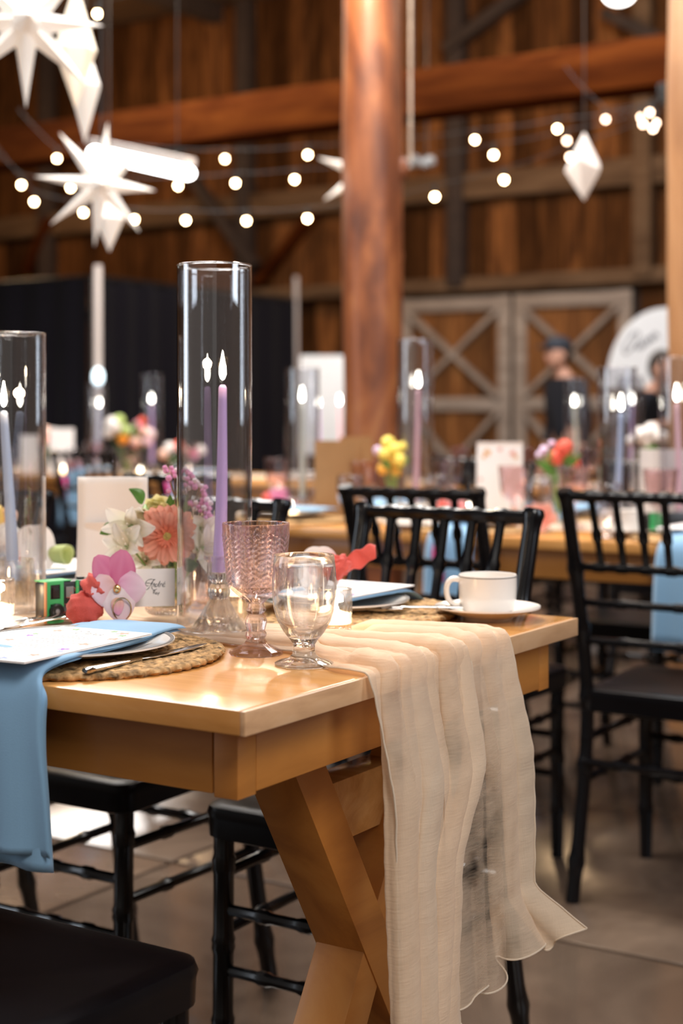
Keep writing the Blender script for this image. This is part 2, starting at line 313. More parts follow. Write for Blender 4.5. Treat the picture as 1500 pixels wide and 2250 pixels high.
# ------------------------------------------------------------------ mesh builder
KIDS = {}
class MB:
    def __init__(s): s.v = []; s.f = []; s.c = None; s.m = []
    def add(s, vs, fs, cols=None, mi=0):
        o = len(s.v); s.v += [tuple(p) for p in vs]; s.f += [tuple(i+o for i in f) for f in fs]; s.m += [mi]*len(fs)
        if cols is not None:
            if s.c is None: s.c = [(1, 1, 1)]*o
            s.c += cols
        elif s.c is not None: s.c += [(1, 1, 1)]*len(vs)
        return s
    def box(s, c, d, rot=None, mi=0):
        hx, hy, hz = d[0]/2, d[1]/2, d[2]/2
        vs = [Vector((x, y, z)) for x in (-hx, hx) for y in (-hy, hy) for z in (-hz, hz)]
        if rot is not None: vs = [rot @ p for p in vs]
        vs = [p+Vector(c) for p in vs]
        return s.add(vs, [(0, 1, 3, 2), (4, 6, 7, 5), (0, 4, 5, 1), (2, 3, 7, 6), (0, 2, 6, 4), (1, 5, 7, 3)], mi=mi)
    def bar(s, a, b, wx, wy, up=(0, 0, 1)):
        a = Vector(a); b = Vector(b); d = (b-a).normalized(); upv = Vector(up)
        x = d.cross(upv)
        if x.length < 1e-4: x = d.cross(Vector((1, 0, 0)))
        x.normalize(); y = x.cross(d).normalized()
        vs = []
        for p in (a, b):
            for sx, sy in ((-1, -1), (1, -1), (1, 1), (-1, 1)): vs.append(p + x*sx*wx/2 + y*sy*wy/2)
        return s.add(vs, [(3, 2, 1, 0), (4, 5, 6, 7), (0, 1, 5, 4), (1, 2, 6, 5), (2, 3, 7, 6), (3, 0, 4, 7)])
    def tube(s, pts, r, seg=8, cap=True, mi=0):
        pts = [Vector(p) for p in pts]; n = len(pts)
        rs = r if isinstance(r, (list, tuple)) else [r]*n
        vs = []; prev = None
        for i, p in enumerate(pts):
            d = (pts[min(i+1, n-1)]-pts[max(i-1, 0)])
            if d.length < 1e-9: d = Vector((0, 0, 1))
            d.normalize()
            if prev is None:
                a = d.orthogonal().normalized()
            else:
                a = prev - d*prev.dot(d)
                if a.length < 1e-6: a = d.orthogonal()
                a.normalize()
            prev = a; b = d.cross(a)
            for k in range(seg):
                t = 2*pi*k/seg; vs.append(p + (a*cos(t)+b*sin(t))*rs[i])
        fs = [(i*seg+k, i*seg+(k+1) % seg, (i+1)*seg+(k+1) % seg, (i+1)*seg+k) for i in range(n-1) for k in range(seg)]
        if cap: fs += [tuple(reversed(range(seg))), tuple(range((n-1)*seg, n*seg))]
        return s.add(vs, fs, mi=mi)
    def bamboo(s, a, b, r, nodes, nr=None, seg=9, taper=1.0):
        a = Vector(a); b = Vector(b); L = (b-a).length; nr = nr or r*1.28
        pts = []; rs = []
        ks = [(0.0, r)]
        for q in nodes:
            e = .006/L
            ks += [(q-2.6*e, r), (q-e, nr), (q-.15*e, nr*.93), (q+e, nr), (q+2.6*e, r)]
        ks.append((1.0, r*taper))
        for q, rr in ks: pts.append(a+(b-a)*q); rs.append(rr)
        return s.tube(pts, rs, seg)
    def lathe(s, prof, seg=32, c=(0, 0, 0), fn=None, mi=0):
        vs = []; fs = []; n = len(prof)
        for i, (r, z) in enumerate(prof):
            for k in range(seg):
                t = 2*pi*k/seg; rr = r if fn is None else fn(i, r, z, t)
                vs.append((c[0]+rr*cos(t), c[1]+rr*sin(t), c[2]+z))
        for i in range(n-1):
            for k in range(seg):
                fs.append((i*seg+k, i*seg+(k+1) % seg, (i+1)*seg+(k+1) % seg, (i+1)*seg+k))
        return s.add(vs, fs, mi=mi)
    def ball(s, c, r, seg=10, rings=6, sc=(1, 1, 1), fn=None, mi=0):
        vs = []; fs = []
        for i in range(rings+1):
            ph = pi*i/rings
            for k in range(seg):
                t = 2*pi*k/seg; d = Vector((sin(ph)*cos(t), sin(ph)*sin(t), -cos(ph)))
                rr = r*(fn(d) if fn else 1)
                vs.append((c[0]+d.x*rr*sc[0], c[1]+d.y*rr*sc[1], c[2]+d.z*rr*sc[2]))
        for i in range(rings):
            for k in range(seg): fs.append((i*seg+k, i*seg+(k+1) % seg, (i+1)*seg+(k+1) % seg, (i+1)*seg+k))
        return s.add(vs, fs, mi=mi)
    def grid(s, nu, nv, fn, cfn=None, mi=0, closed=False):
        vs = [fn(i/(nu-1), j/(nv-1)) for i in range(nu) for j in range(nv)]
        cols = [cfn(i/(nu-1), j/(nv-1)) for i in range(nu) for j in range(nv)] if cfn else None
        fs = [(i*nv+j, (i+1)*nv+j, (i+1)*nv+j+1, i*nv+j+1) for i in range(nu-1) for j in range(nv-1)]
        return s.add(vs, fs, cols, mi=mi)
    def prism(s, outline, z0, z1, mi=0):
        n = len(outline); vs = [(x, y, z0) for x, y in outline]+[(x, y, z1) for x, y in outline]
        fs = [tuple(reversed(range(n))), tuple(range(n, 2*n))]+[(i, (i+1) % n, n+(i+1) % n, n+i) for i in range(n)]
        return s.add(vs, fs, mi=mi)
    def xform(s, mtx, start=0):
        for i in range(start, len(s.v)): s.v[i] = tuple(mtx @ Vector(s.v[i]))
        return s
    def mesh(s, name, mat, smooth=True, bevel=0, angle=35, weld=True, solid=0):
        me = bpy.data.meshes.new(name); me.from_pydata(s.v, [], s.f)
        if s.c is not None:
            a = me.color_attributes.new('Col', 'FLOAT_COLOR', 'POINT')
            buf = []
            for c in s.c: buf += [c[0], c[1], c[2], 1]
            a.data.foreach_set('color', buf)
        for mm in (mat if isinstance(mat, (list, tuple)) else [mat]): me.materials.append(mm)
        if any(s.m): me.polygons.foreach_set('material_index', s.m)
        bm = bmesh.new(); bm.from_mesh(me)
        if weld: bmesh.ops.remove_doubles(bm, verts=bm.verts, dist=1e-6)
        if weld: bmesh.ops.recalc_face_normals(bm, faces=bm.faces)
        if bevel:
            bmesh.ops.bevel(bm, geom=[e for e in bm.edges if e.is_manifold and e.calc_face_angle(0) > .5], offset=bevel, segments=2, affect='EDGES', profile=.5)
        bm.to_mesh(me); bm.free()
        if smooth:
            me.shade_smooth(); me.set_sharp_from_angle(angle=radians(angle))
        return me
    def build(s, name, mat, parent=None, loc=None, rz=None, **kw):
        return place(s.mesh(name, mat, **kw), name, parent, loc, rz)
def place(me, name, parent=None, loc=None, rz=None):
    o = bpy.data.objects.new(name, me); COL.objects.link(o)
    if parent is not None:
        o.parent = parent; KIDS.setdefault(parent.name, []).append(o)
    if loc is not None: o.location = loc
    if rz is not None: o.rotation_euler = (0, 0, rz)
    return o
def tag(o, label=None, cat=None, group=None, kind=None):
    if label: o['label'] = label
    if cat: o['category'] = cat
    if group: o['group'] = group
    if kind: o['kind'] = kind
    return o
def thing(name, label, cat, loc=(0, 0, 0), rz=0.0, group=None, rot=None):
    o = bpy.data.objects.new(name, None); COL.objects.link(o); o.empty_display_size = .05
    o.location = loc; o.rotation_euler = rot if rot is not None else (0, 0, rz)
    return tag(o, label, cat, group)
def dup(root, loc, rz, label, group=None, skip=()):
    r = root.copy(); COL.objects.link(r); r.location = loc
    r.rotation_euler = (root.rotation_euler[0], root.rotation_euler[1], rz); r['label'] = label
    if group: r['group'] = group
    elif 'group' in r: del r['group']
    for ch in KIDS.get(root.name, []):
        c = ch.copy(); COL.objects.link(c); c.parent = r
        for g in KIDS.get(ch.name, []):
            d = g.copy(); COL.objects.link(d); d.parent = c
    return r
def rnd(a, b): return random.uniform(a, b)

# ================================================================== THE SETTING
WY = 11.1                                    # the plank wall stands here, parallel to the tables
XL, XR = -13.6, 3.2; CEIL = 5.3
fl = MB().box(((XL+XR)/2, 4.0, -.06), (XR-XL, 14.6, .08)).build('floor', M['grout'], smooth=False); tag(fl, kind='structure')
sx = [-13.55, -10.35, -7.35, -4.35, -1.35, 1.65, 3.15]; sy = [-3.25, -1.45, 1.56, 4.56, 7.56, 11.1]
for i in range(len(sx)-1):
    for j in range(len(sy)-1):
        g = .007
        MB().box(((sx[i]+sx[i+1])/2, (sy[j]+sy[j+1])/2, -.011), (sx[i+1]-sx[i]-2*g, sy[j+1]-sy[j]-2*g, .022)).build('slab', M['concrete'], fl, bevel=.004)
wb = MB().box(((XL+XR)/2, WY+.16, CEIL/2), (XR-XL, .08, CEIL)).build('wall_back', M['dark_wood'], smooth=False); tag(wb, kind='structure')
def boards(x0, x1, z0, z1, y, wmin=.15, wmax=.25):
    x = x0
    while x < x1-.05:
        ww = min(rnd(wmin, wmax), x1-x)
        dz = rnd(-.01, .01)
        MB().box((x+ww/2, y+rnd(-.012, .012), (z0+z1)/2+dz), (ww-rnd(.006, .02), .024, z1-z0)).build('plank', M['board'], wb, smooth=False)
        x += ww
DX0, DXM, DX1 = -6.24, -5.07, -3.93          # the two crossed doors
boards(-12.6, 1.0, 3.18, CEIL-.02, WY+.10)
boards(-12.6, 1.0, 2.32, 3.14, WY+.075, .18, .30)
boards(-12.6, DX0-.02, .02, 2.22, WY+.09)
boards(DX1+.02, 1.0, .02, 2.22, WY+.09)
for nm, z, h, x0, x1 in [('wall_girt', 3.17, .24, XL+.2, 1.2), ('wall_girt', 2.27, .13, XL+.2, 1.2), ('wall_girt', 4.2, .12, XL+.2, 1.2)]:
    MB().box(((x0+x1)/2, WY-.02, z), (x1-x0, .14, h)).build(nm, M['girt'], wb, bevel=.01)
for px in [545, 1420, 110, 1010]:
    p = at(px, 300, (WY+1.257)/(CT+ST*(px-750)/F))
    MB().box((p.x, WY-.05, CEIL/2+1.1), (.16, .16, CEIL-2.3)).build('wall_stud', M['dark_wood'] if px != 1420 else M['girt'], wb, bevel=.01)
def wallpt(px, py, off=0.12):
    D = (WY-off+1.257)/(CT+ST*(px-750)/F); return at(px, py, D)
for a, b, mt, ww in [((385, 335), (560, 585), 'dark_wood', .16), ((565, 625), (690, 470), 'beam', .13), ((980, 110), (1180, -40), 'dark_wood', .16),
                     ((1330, 30), (1500, 110), 'dark_wood', .2), ((60, 600), (110, 480), 'beam', .12)]:
    MB().bar(wallpt(*a), wallpt(*b), ww, .10).build('wall_brace', M[mt], wb, bevel=.01)
# ceiling and side walls close the barn round the frame
ce = MB().box(((XL+XR)/2, 4.0, CEIL+.05), (XR-XL, 14.6, .08)).build('ceiling', M['ceiling'], smooth=False); tag(ce, kind='structure')
for x in [-11, -8.5, -6, -3.5, -1, 1.5]:
    MB().box((x, 4.0, CEIL-.09), (.16, 14.4, .2)).build('rafter', M['dark_wood'], ce, smooth=False)
wl = MB().box((XL-.04, 4.0, CEIL/2), (.08, 14.6, CEIL)).build('wall_left', M['ceiling'], smooth=False); tag(wl, kind='structure')
wr = MB().box((XR+.04, 4.0, CEIL/2), (.08, 14.6, CEIL)).build('wall_right', M['ceiling'], smooth=False); tag(wr, kind='structure')

# crossed barn doors
def barn_door(name, x0, x1, cool):
    d = tag(MB().box(((x0+x1)/2, WY+.02, 1.085), (x1-x0-.02, .04, 2.15)).build(name, M['dark_wood'], smooth=False), kind='structure')
    n = 7
    for i in range(n):
        wv = (x1-x0-.04)/n
        MB().box((x0+.02+wv*(i+.5), WY-.012, 1.085), (wv-.006, .02, 2.13)).build('door_board', M['door_panel'], d, smooth=False)
    y = WY-.045; t = .04; wd = .12; g = M['grey_wood']
    for x in (x0+wd/2, x1-wd/2): MB().box((x, y, 1.085), (wd, t, 2.14)).build('stile', g, d, bevel=.004)
    for z in (.08, 1.17, 2.09): MB().box(((x0+x1)/2, y-.003, z), (x1-x0-.02, t, wd)).build('rail', g, d, bevel=.004)
    for za, zb in ((.14, 1.11), (1.23, 2.03)):
        MB().bar((x0+.1, y-.012, zb), (x1-.1, y-.012, za), .11, t).build('cross_brace', g, d)
        MB().bar((x0+.1, y+.004, za), (x1-.1, y+.004, zb), .11, t).build('cross_brace', g, d)
barn_door('door_1', DX0, DXM-.02, True)
barn_door('door_2', DXM+.02, DX1, False)

# big tie beam across the hall
bw = 6.0
r0 = (1485-750)/F; Dr = (bw+1.257)/(CT+ST*r0); pe = at(1485, 150, Dr)
bm_ = MB().box(((-12.6+pe.x)/2, bw+.12, 2.86), (pe.x+12.6, .24, .25)).build('tie_beam', M['beam'], bevel=.012)
tag(bm_, 'long red brown timber beam crossing the hall behind the round log post', 'beam', kind='thing')
hp = thing('dark_post', 'dark square timber post that carries the right end of the long beam', 'post', (pe.x+.14, bw+.12, 0))
MB().box((0, 0, 2.6), (.24, .3, 5.2)).build('shaft', M['dark_wood'], hp, bevel=.01)
MB().box((-.02, -.05, 2.66), (.34, .4, .10)).build('bracket', M['black_plastic'], hp, bevel=.01)

# log posts
def log_post(p, r, label, mat, lean=0.0, h=5.25):
    t = thing('log_post', label, 'post', (p.x, p.y, 0))
    prof = [(0, 0)]
    n = 46
    for i in range(n+1):
        z = h*i/n; prof.append((r*(1.0-.03*z/h)*(1+.018*sin(z*4.1)+.012*sin(z*9+1)), z))
    prof.append((0, h))
    MB().lathe(prof, 40, fn=lambda i, rr, z, a: rr*(1+.012*sin(3*a+z*1.3)+.008*sin(7*a-z*3)) if rr > 0 else 0).build('trunk', mat, t)
    for _ in range(5):
        a = rnd(0, 6.28); z = rnd(.6, 3.6)
        MB().ball((cos(a)*r*.93, sin(a)*r*.93, z), .035, 10, 6, (1, 1, 1.5)).build('knot', M['log'], t)
    return t
pc = on(819, 5.87, 0); log_post(pc, .118, 'thick varnished round log post in the middle of the hall', M['log'])
pr = on(1556, 5.15, 0); log_post(pr, .138, 'paler round log post cut off by the right edge of the picture', M['log_pale'])
# thin conduit beside the central post
cb = MB().tube([(pc.x+.140, pc.y+.050, 2.05), (pc.x+.140, pc.y+.050, 5.2)], .006, 8).build('conduit', M['grey_wood'])
tag(cb, 'thin grey conduit running down the right side of the central log post', 'pipe')

# ================================================================== BACK OF THE HALL
# black pipe-and-drape booth
bx1, by0, by1, bh = -6.53, 7.05, 9.7, 2.07
bt = thing('drape_booth', 'tall black pipe and drape enclosure filling the left side behind the tables', 'drape', (bx1, by0, 0))
def drape(x0, y0, x1, y1, n, nm):
    L = sqrt((x1-x0)**2+(y1-y0)**2); dx, dy = (x1-x0)/L, (y1-y0)/L
    k = int(L*26)
    def f(i, j):
        s = i*L; q = .03*sin(s*24+1.5*sin(s*3))+.012*sin(s*61)
        q *= (.35+.65*j)
        return (x0+dx*s-dy*q, y0+dy*s+dx*q, bh-j*(bh-.03))
    return MB().grid(k, 4, f).build(nm, M['drape'], bt, weld=False)
for i in range(3): drape(-5.4+i*1.8, 0, -5.4+(i+1)*1.8-.02, 0, 0, 'drape_panel')
drape(-.0, 0, 0, 1.3, 0, 'drape_panel'); drape(0, 1.32, 0, by1-by0, 0, 'drape_panel')
for x, y in [(0, 0), (-1.8, .0), (-3.6, 0), (0, by1-by0)]:
    MB().tube([(x, y+.03, 0), (x, y+.03, bh+(.22 if y else .02))], .022, 10).build('upright_pipe', M['white_metal'] if y else M['black_plastic'], bt)
MB().tube([(-5.4, .03, bh+.01), (0, .03, bh+.01), (0, by1-by0, bh+.01)], .018, 8).build('cross_pipe', M['black_plastic'], bt)

# white display board behind the central post
p = at(712, 860, 10.6); t = thing('display_board', 'blank white board standing behind the central log post', 'board', (p.x, p.y, 0), TH)
z1 = at(712, 781, 10.6).z
MB().box((0, 0, z1-.35), (.34, .02, .70)).build('panel', M['whiteboard'], t, bevel=.004)
for x in (-.14, .14): MB().bar((x, .03, 0), (x, .03, z1-.1), .03, .03).build('leg', M['white_metal'], t)

# slim white pole with a cool light on its foot bracket
p = at(215, 700, 9.6); t = thing('lighting_stand', 'slim white pole before the black drape with a cool lamp low on it', 'stand', (p.x, p.y, 0), TH)
z1 = at(215, 583, 9.6).z; zl = at(215, 828, 9.6).z
MB().tube([(0, 0, .02), (0, 0, 1.0), (0, 0, z1)], [.026, .026, .024], 10).build('pole', M['white_metal'], t)
for a in range(3): MB().tube([(0, 0, .25), (.3*cos(a*2.1), .3*sin(a*2.1), .012)], .011, 8).build('leg', M['white_metal'], t)
MB().ball((.006, -.03, zl), .042, 14, 10, (.8, .8, 1.3)).build('lamp', M['blue_led'], t)

# rounded white welcome sign
p = at(1462, 800, 9.7); t = thing('arched_sign', 'white arch-topped sign board with grey script standing before the crossed doors', 'sign', (p.x, p.y, 0), TH+.05)
hw = 130*9.7/F; zt = at(0, 676, 9.7).z; zb = at(0, 852, 9.7).z
ol = [(-hw, zb)]+[(-hw*cos(a), zt-(zt-zb-.04)*(1-sin(a))) for a in [pi*i/28 for i in range(29)]]+[(hw, zb)]
MB().prism(ol, -.009, .009).xform(Matrix.Rotation(pi/2, 4, 'X')).build('board', M['whiteboard'], t, smooth=False)
def script_mb(strokes, s, org, r, mb=None):
    mb = mb or MB()
    for st in strokes:
        pts = [Vector(((x-org[0])*s, 0, -(y-org[1])*s)) for x, y in st]
        if len(pts) > 2:                       # smooth the stroke (Catmull-Rom)
            q = [pts[0]]+pts+[pts[-1]]; out = []
            for i in range(1, len(q)-2):
                for k in range(6):
                    u = k/6; a, b, c, d = q[i-1], q[i], q[i+1], q[i+2]
                    out.append(.5*((2*b)+(c-a)*u+(2*a-5*b+4*c-d)*u*u+(3*b-a-3*c+d)*u**3))
            pts = out+[q[-2]]
        rr = [r*(.55+.6*abs(sin(i*.35))) for i in range(len(pts))]
        mb.tube(pts, rr, 5)
    return mb
# what can be made out on the sign: a tall looped initial and four low round letters climbing to the right
sg = [[(700, 720), (560, 860), (430, 1050), (400, 1200), (480, 1240), (600, 1120), (720, 900), (760, 740)],
      [(700, 1160), (760, 1080), (800, 1010), (840, 1060), (800, 1130), (870, 1080), (900, 960), (960, 900), (960, 1010), (1000, 1000),
       (1010, 900), (1060, 850), (1080, 940), (1110, 900), (1120, 800), (1170, 770), (1180, 860), (1230, 820)]]
sb = script_mb(sg, 9.7/F/10.7, (1415, 950), .007)
sb.xform(Matrix.Translation((0, -.012, at(0, 660+950/10.7, 9.7).z)) @ Matrix.Scale(.3, 4, (0, 1, 0)))
sb.build('script_lettering', M['ink_soft'], t)
for x in (-.2, .2): MB().bar((x, .03, 0), (x*.6, .03, zb+.25), .03, .03).build('easel_leg', M['grey_wood'], t)
MB().bar((0, .5, 0), (0, .03, zb+.25), .03, .03).build('easel_leg', M['grey_wood'], t)
MB().box((0, -.01, zb-.02), (.5, .06, .03)).build('easel_ledge', M['grey_wood'], t)

# people
def skin_obj(name, nodes, edges, mat, parent, sub=2):
    me = bpy.data.meshes.new(name); me.from_pydata([n[0] for n in nodes], edges, []); me.materials.append(mat)
    o = place(me, name, parent)
    sk = o.modifiers.new('skin', 'SKIN'); sk.use_smooth_shade = True
    lay = me.skin_vertices[0] if me.skin_vertices else None
    if lay is None:
        bm = bmesh.new(); bm.from_mesh(me); bm.verts.layers.skin.verify(); bm.to_mesh(me); bm.free(); lay = me.skin_vertices[0]
    for i, n in enumerate(nodes):
        r = n[1]; lay.data[i].radius = r if isinstance(r, tuple) else (r, r)
        lay.data[i].use_root = (i == 0)
    sb_ = o.modifiers.new('sub', 'SUBSURF'); sb_.levels = sub; sb_.render_levels = sub
    return o
def person(label, loc, rz, h, bend, arms, hairm, capm, group=None):
    t = thing('person', label, 'person', loc, rz)
    k = h/1.72
    def P(x, y, z): # bend the upper body forward about the hips (towards -y)
        if z > .95:
            dz = z-.95; z = .95+dz*cos(bend)+(-y)*0; y = y-dz*sin(bend)
        return (x*k, y*k, z*k)
    nodes = [(P(0, 0, .95), (.13*k, .10*k)), (P(0, 0, 1.12), (.125*k, .09*k)), (P(0, .01, 1.34), (.15*k, .10*k)), (P(0, .01, 1.46), (.06*k, .055*k)), (P(0, 0, 1.53), .052*k)]
    edges = [(0, 1), (1, 2), (2, 3), (3, 4)]
    def chain(start, pts):
        last = start
        for pt, r in pts:
            nodes.append((P(*pt), r*k if not isinstance(r, tuple) else tuple(q*k for q in r))); edges.append((last, len(nodes)-1)); last = len(nodes)-1
        return last
    ends = []
    for sx_, arm in ((-1, arms[0]), (1, arms[1])):
        e = chain(2, [((sx_*.17, .01, 1.38), .055), (arm[0], .043), (arm[1], .032), (arm[2], .03)])
        ends.append((arm[1], arm[2], sx_))
    for sx_ in (-1, 1):
        chain(0, [((sx_*.09, 0, .88), .085), ((sx_*.10, -.01, .50), .055), ((sx_*.10, .02, .10), .038), ((sx_*.10, -.10, .04), .036)])
    skin_obj('body', nodes, edges, M['skin'], t)
    hx, hy, hz = P(0, -.02, 1.615)
    def headf(d):
        f = 1.0
        if d.y < -.5: f += .05*max(0, 1-abs(d.x)*4)*max(0, 1-abs(d.z+.1)*4)*3
        return f
    hm = MB().ball((hx, hy, hz), .10*k, 20, 14, (.78, .95, 1.18), headf)
    hm.ball((hx, hy-.098*k, hz-.01*k), .016*k, 8, 6, (.8, 1.1, 1.4))
    for s_ in (-1, 1): hm.ball((hx+s_*.079*k, hy+.005, hz-.005), .022*k, 8, 6, (.4, .8, 1.3))
    hm.build('head', M['skin'], t)
    for s_ in (-1, 1): MB().ball((hx+s_*.03*k, hy-.086*k, hz+.008), .010*k, 8, 6).build('eye', M['ink'], t)
    MB().box((hx, hy-.088*k, hz-.048*k), (.04*k, .012, .008)).build('mouth', M['p_pink'], t, bevel=.002)
    MB().ball((hx, hy+.018*k, hz+.022*k), .106*k, 16, 12, (.84, .95, 1.12), lambda d: .86 if (d.y < -.35 and d.z < .45) else 1.0).build('hair', hairm, t)
    if capm:
        c = MB().ball((hx, hy+.006, hz+.055*k), .112*k, 16, 10, (.82, 1.0, .78), lambda d: 1 if d.z > -.1 else .9)
        c.build('cap', capm, t)
        MB().prism([(hx-.07*k, hy-.08*k), (hx-.06*k, hy-.15*k), (hx, hy-.175*k), (hx+.06*k, hy-.15*k), (hx+.07*k, hy-.08*k)], hz+.05*k, hz+.062*k).build('cap_brim', capm, t)
    # clothes follow the same skeleton, a little fuller
    sn = [(P(0, 0, .90), (.15*k, .12*k)), (P(0, 0, 1.12), (.145*k, .11*k)), (P(0, .01, 1.35), (.165*k, .115*k)), (P(0, .01, 1.44), (.08*k, .07*k))]; se = [(0, 1), (1, 2), (2, 3)]
    for sx_, arm in ((-1, arms[0]), (1, arms[1])):
        n0 = len(sn); sn += [(P(sx_*.175, .01, 1.39), .07*k), (P(*arm[0]), .055*k), (P(*[arm[0][i]*.25+arm[1][i]*.75 for i in range(3)]), .044*k)]
        se += [(2, n0), (n0, n0+1), (n0+1, n0+2)]
    skin_obj('shirt', sn, se, M['dark_fabric'], t)
    tn = [(P(0, 0, .93), (.15*k, .11*k))]; te = []
    for sx_ in (-1, 1):
        n0 = len(tn); tn += [(P(sx_*.09, 0, .84), .098*k), (P(sx_*.10, -.01, .50), .072*k), (P(sx_*.10, .02, .09), .056*k)]; te += [(0, n0), (n0, n0+1), (n0+1, n0+2)]
    skin_obj('trousers', tn, te, M['denim'], t)
    for sx_ in (-1, 1):
        MB().ball((sx_*.10*k, -.05*k, .045), .075*k, 12, 8, (.62, 1.7, .6)).build('shoe', M['ink'], t)
    for (w_, hnd, sx_) in ends:
        a = Vector(P(*w_)); b = Vector(P(*hnd)); d = (b-a).normalized(); side = d.orthogonal().normalized()
        hb = MB().ball(tuple(b+d*.03*k), .04*k, 10, 8, (.8, .6, .9))
        for q in range(4):
            o_ = side*(q-1.5)*.018*k; ln = [.06, .07, .066, .05][q]*k
            hb.tube([b+d*.04*k+o_, b+d*(.04*k+ln*.5)+o_, b+d*(.04*k+ln)+o_-Vector((0, 0, .012))], [.010*k, .009*k, .007*k], 6)
        hb.tube([b+d*.01*k+side*.03*k, b+d*.045*k+side*.055*k], [.011*k, .008*k], 6)
        hb.build('hand', M['skin'], t)
    return t
hang = [((-.24, .02, 1.10), (-.25, -.06, .86), (-.25, -.08, .80)), ((.24, .02, 1.10), (.25, -.06, .86), (.25, -.08, .80))]
p = at(1250, 800, 10.4)
person('person in dark clothes and a grey-blue cap standing before the right crossed door', (p.x, p.y, 0), face_cam(p, -1.0), at(0, 757, 10.4).z*1.02, .12, hang, M['hair'], M['cap'])
lift = [((-.26, -.10, 1.16), (-.20, -.30, 1.20), (-.17, -.35, 1.24)), ((.24, -.02, 1.12), (.22, -.16, .95), (.21, -.2, .9))]
p = at(1393, 830, 9.0)
person('dark-haired person in dark clothes leaning forward below the arched sign', (p.x, p.y, 0), face_cam(p, .9), 1.46, .36, lift, M['hair'], None)

# string lights: each string is one thing, its bulbs and cable are parts
def bulb_meshes():
    g = MB().ball((0, 0, -.052), .0125, 14, 10, (1, 1, 1.12)).mesh('bulb', M['bulb'])
    gd = MB().ball((0, 0, -.052), .0125, 14, 10, (1, 1, 1.12)).mesh('bulb', M['bulb_dim'])
    s_ = MB().tube([(0, 0, 0), (0, 0, -.042)], .009, 8).mesh('socket', M['cable'])
    return g, gd, s_
BG, BGD, BS = bulb_meshes()
def string(label, pts, D0, D1, dim=(), ends=None):
    x0, x1 = pts[0][0], pts[-1][0]
    P3 = []
    for (x, y) in pts:
        D = D0+(D1-D0)*(x-x0)/max(1, x1-x0)
        q = at(x, y, D); q.z += .052; P3.append(q)
    t = thing('string_lights', label, 'lights', tuple(P3[0]), 0, 'strings of round bulbs hung across the hall')
    o = Vector(P3[0]); cab = []
    ext = [P3[0]+(P3[0]-P3[1])*1.0+Vector((0, 0, .25))]+P3+[P3[-1]+(P3[-1]-P3[-2])*.3+Vector((0, 0, .05))]
    for a, b in zip(ext[:-1], ext[1:]):
        for k in range(5):
            u = k/5; q = a.lerp(b, u); q = Vector((q.x, q.y, q.z-.10*4*u*(1-u)*(b-a).length*.25)); cab.append(q-o)
    MB().tube(cab, .0022, 5).build('cable', M['cable'], t)
    for i, q in enumerate(P3):
        place(BGD if i in dim else BG, 'bulb', t, q-o); place(BS, 'socket', t, q-o)
string('topmost string of lit round bulbs, left half just under the long beam', [(125, 348), (210, 335), (306, 340), (494, 349), (676, 340), (860, 326), (1043, 307), (1224, 283), (1408, 257)], 8.2, 7.6, dim=(8,))
string('middle string of lit round bulbs crossing in front of the paper star', [(47, 406), (155, 412), (272, 412), (391, 408), (517, 402), (647, 394), (860, 372), (1084, 340), (1245, 309), (1412, 272)], 7.9, 7.0, dim=(9, 8))
string('lowest sagging string of lit round bulbs, dipping deepest left of the post', [(75, 443), (183, 467), (295, 482), (408, 484), (541, 485), (675, 480), (810, 462), (955, 432), (1107, 395), (1252, 345), (1434, 282)], 7.6, 6.4, dim=(9, 10))
string('short string of bulbs at the top left corner beside the big paper star', [(-120, 95), (40, 60), (214, 30), (400, -20)], 6.6, 6.6)
string('faint string end with a cluster of dim bulbs near the right post', [(1330, 262), (1427, 247), (1440, 270)], 7.4, 7.0, dim=(0, 1, 2))

# fluorescent tube fitting under the beam
a = at(203, 334, 6.6); b = at(418, 381, 5.9); t = thing('fluorescent_light', 'long glowing white tube light hanging aslant beneath the beam', 'light', tuple(a))
MB().tube([Vector((0, 0, 0)), (b-a)*.03, (b-a)*.97, b-a], [.022, .028, .028, .022], 12).build('tube', M['tube'], t)
MB().bar(Vector((0, 0, .045)), (b-a)+Vector((0, 0, .045)), .05, .03).build('housing', M['white_metal'], t)
for q in (.12, .88): MB().tube([(b-a)*q+Vector((0, 0, .05)), (b-a)*q+Vector((0, 0, 1.2))], .002, 5).build('cord', M['cable'], t)
# round pendant at the very top
p = at(1360, -14, 6.4); t = thing('pendant_lamp', 'glowing white dome lamp just showing at the top edge right of centre', 'lamp', tuple(p))
MB().ball((0, 0, 0), .07, 16, 10, (1, 1, .7)).build('diffuser', M['pend'], t)
MB().lathe([(0, .10), (.04, .09), (.10, .03), (.105, .02)], 20).build('shade', M['dark_wood'], t)
MB().tube([(0, 0, .09), (0, 0, 1.4)], .005, 6).build('cord', M['cable'], t)
# dim spotlights right of the post
for px, py, lb in [(905, 357, 'small silver spotlight just right of the central post, nearer to the post'), (938, 357, 'small silver spotlight right of the central post, farther from the post')]:
    p = at(px, py, 9.0 if px < 920 else 9.5); t = thing('spotlight', lb, 'light', tuple(p), TH)
    MB().lathe([(0, -.04), (.028, -.04), (.04, .03), (.022, .05), (0, .05)], 14).xform(Matrix.Rotation(1.2, 4, 'Y')).build('housing', M['grey_plastic'], t)
    MB().tube([(0, 0, .03), (0, 0, 2.75)], .006, 6).build('bracket', M['black_plastic'], t)

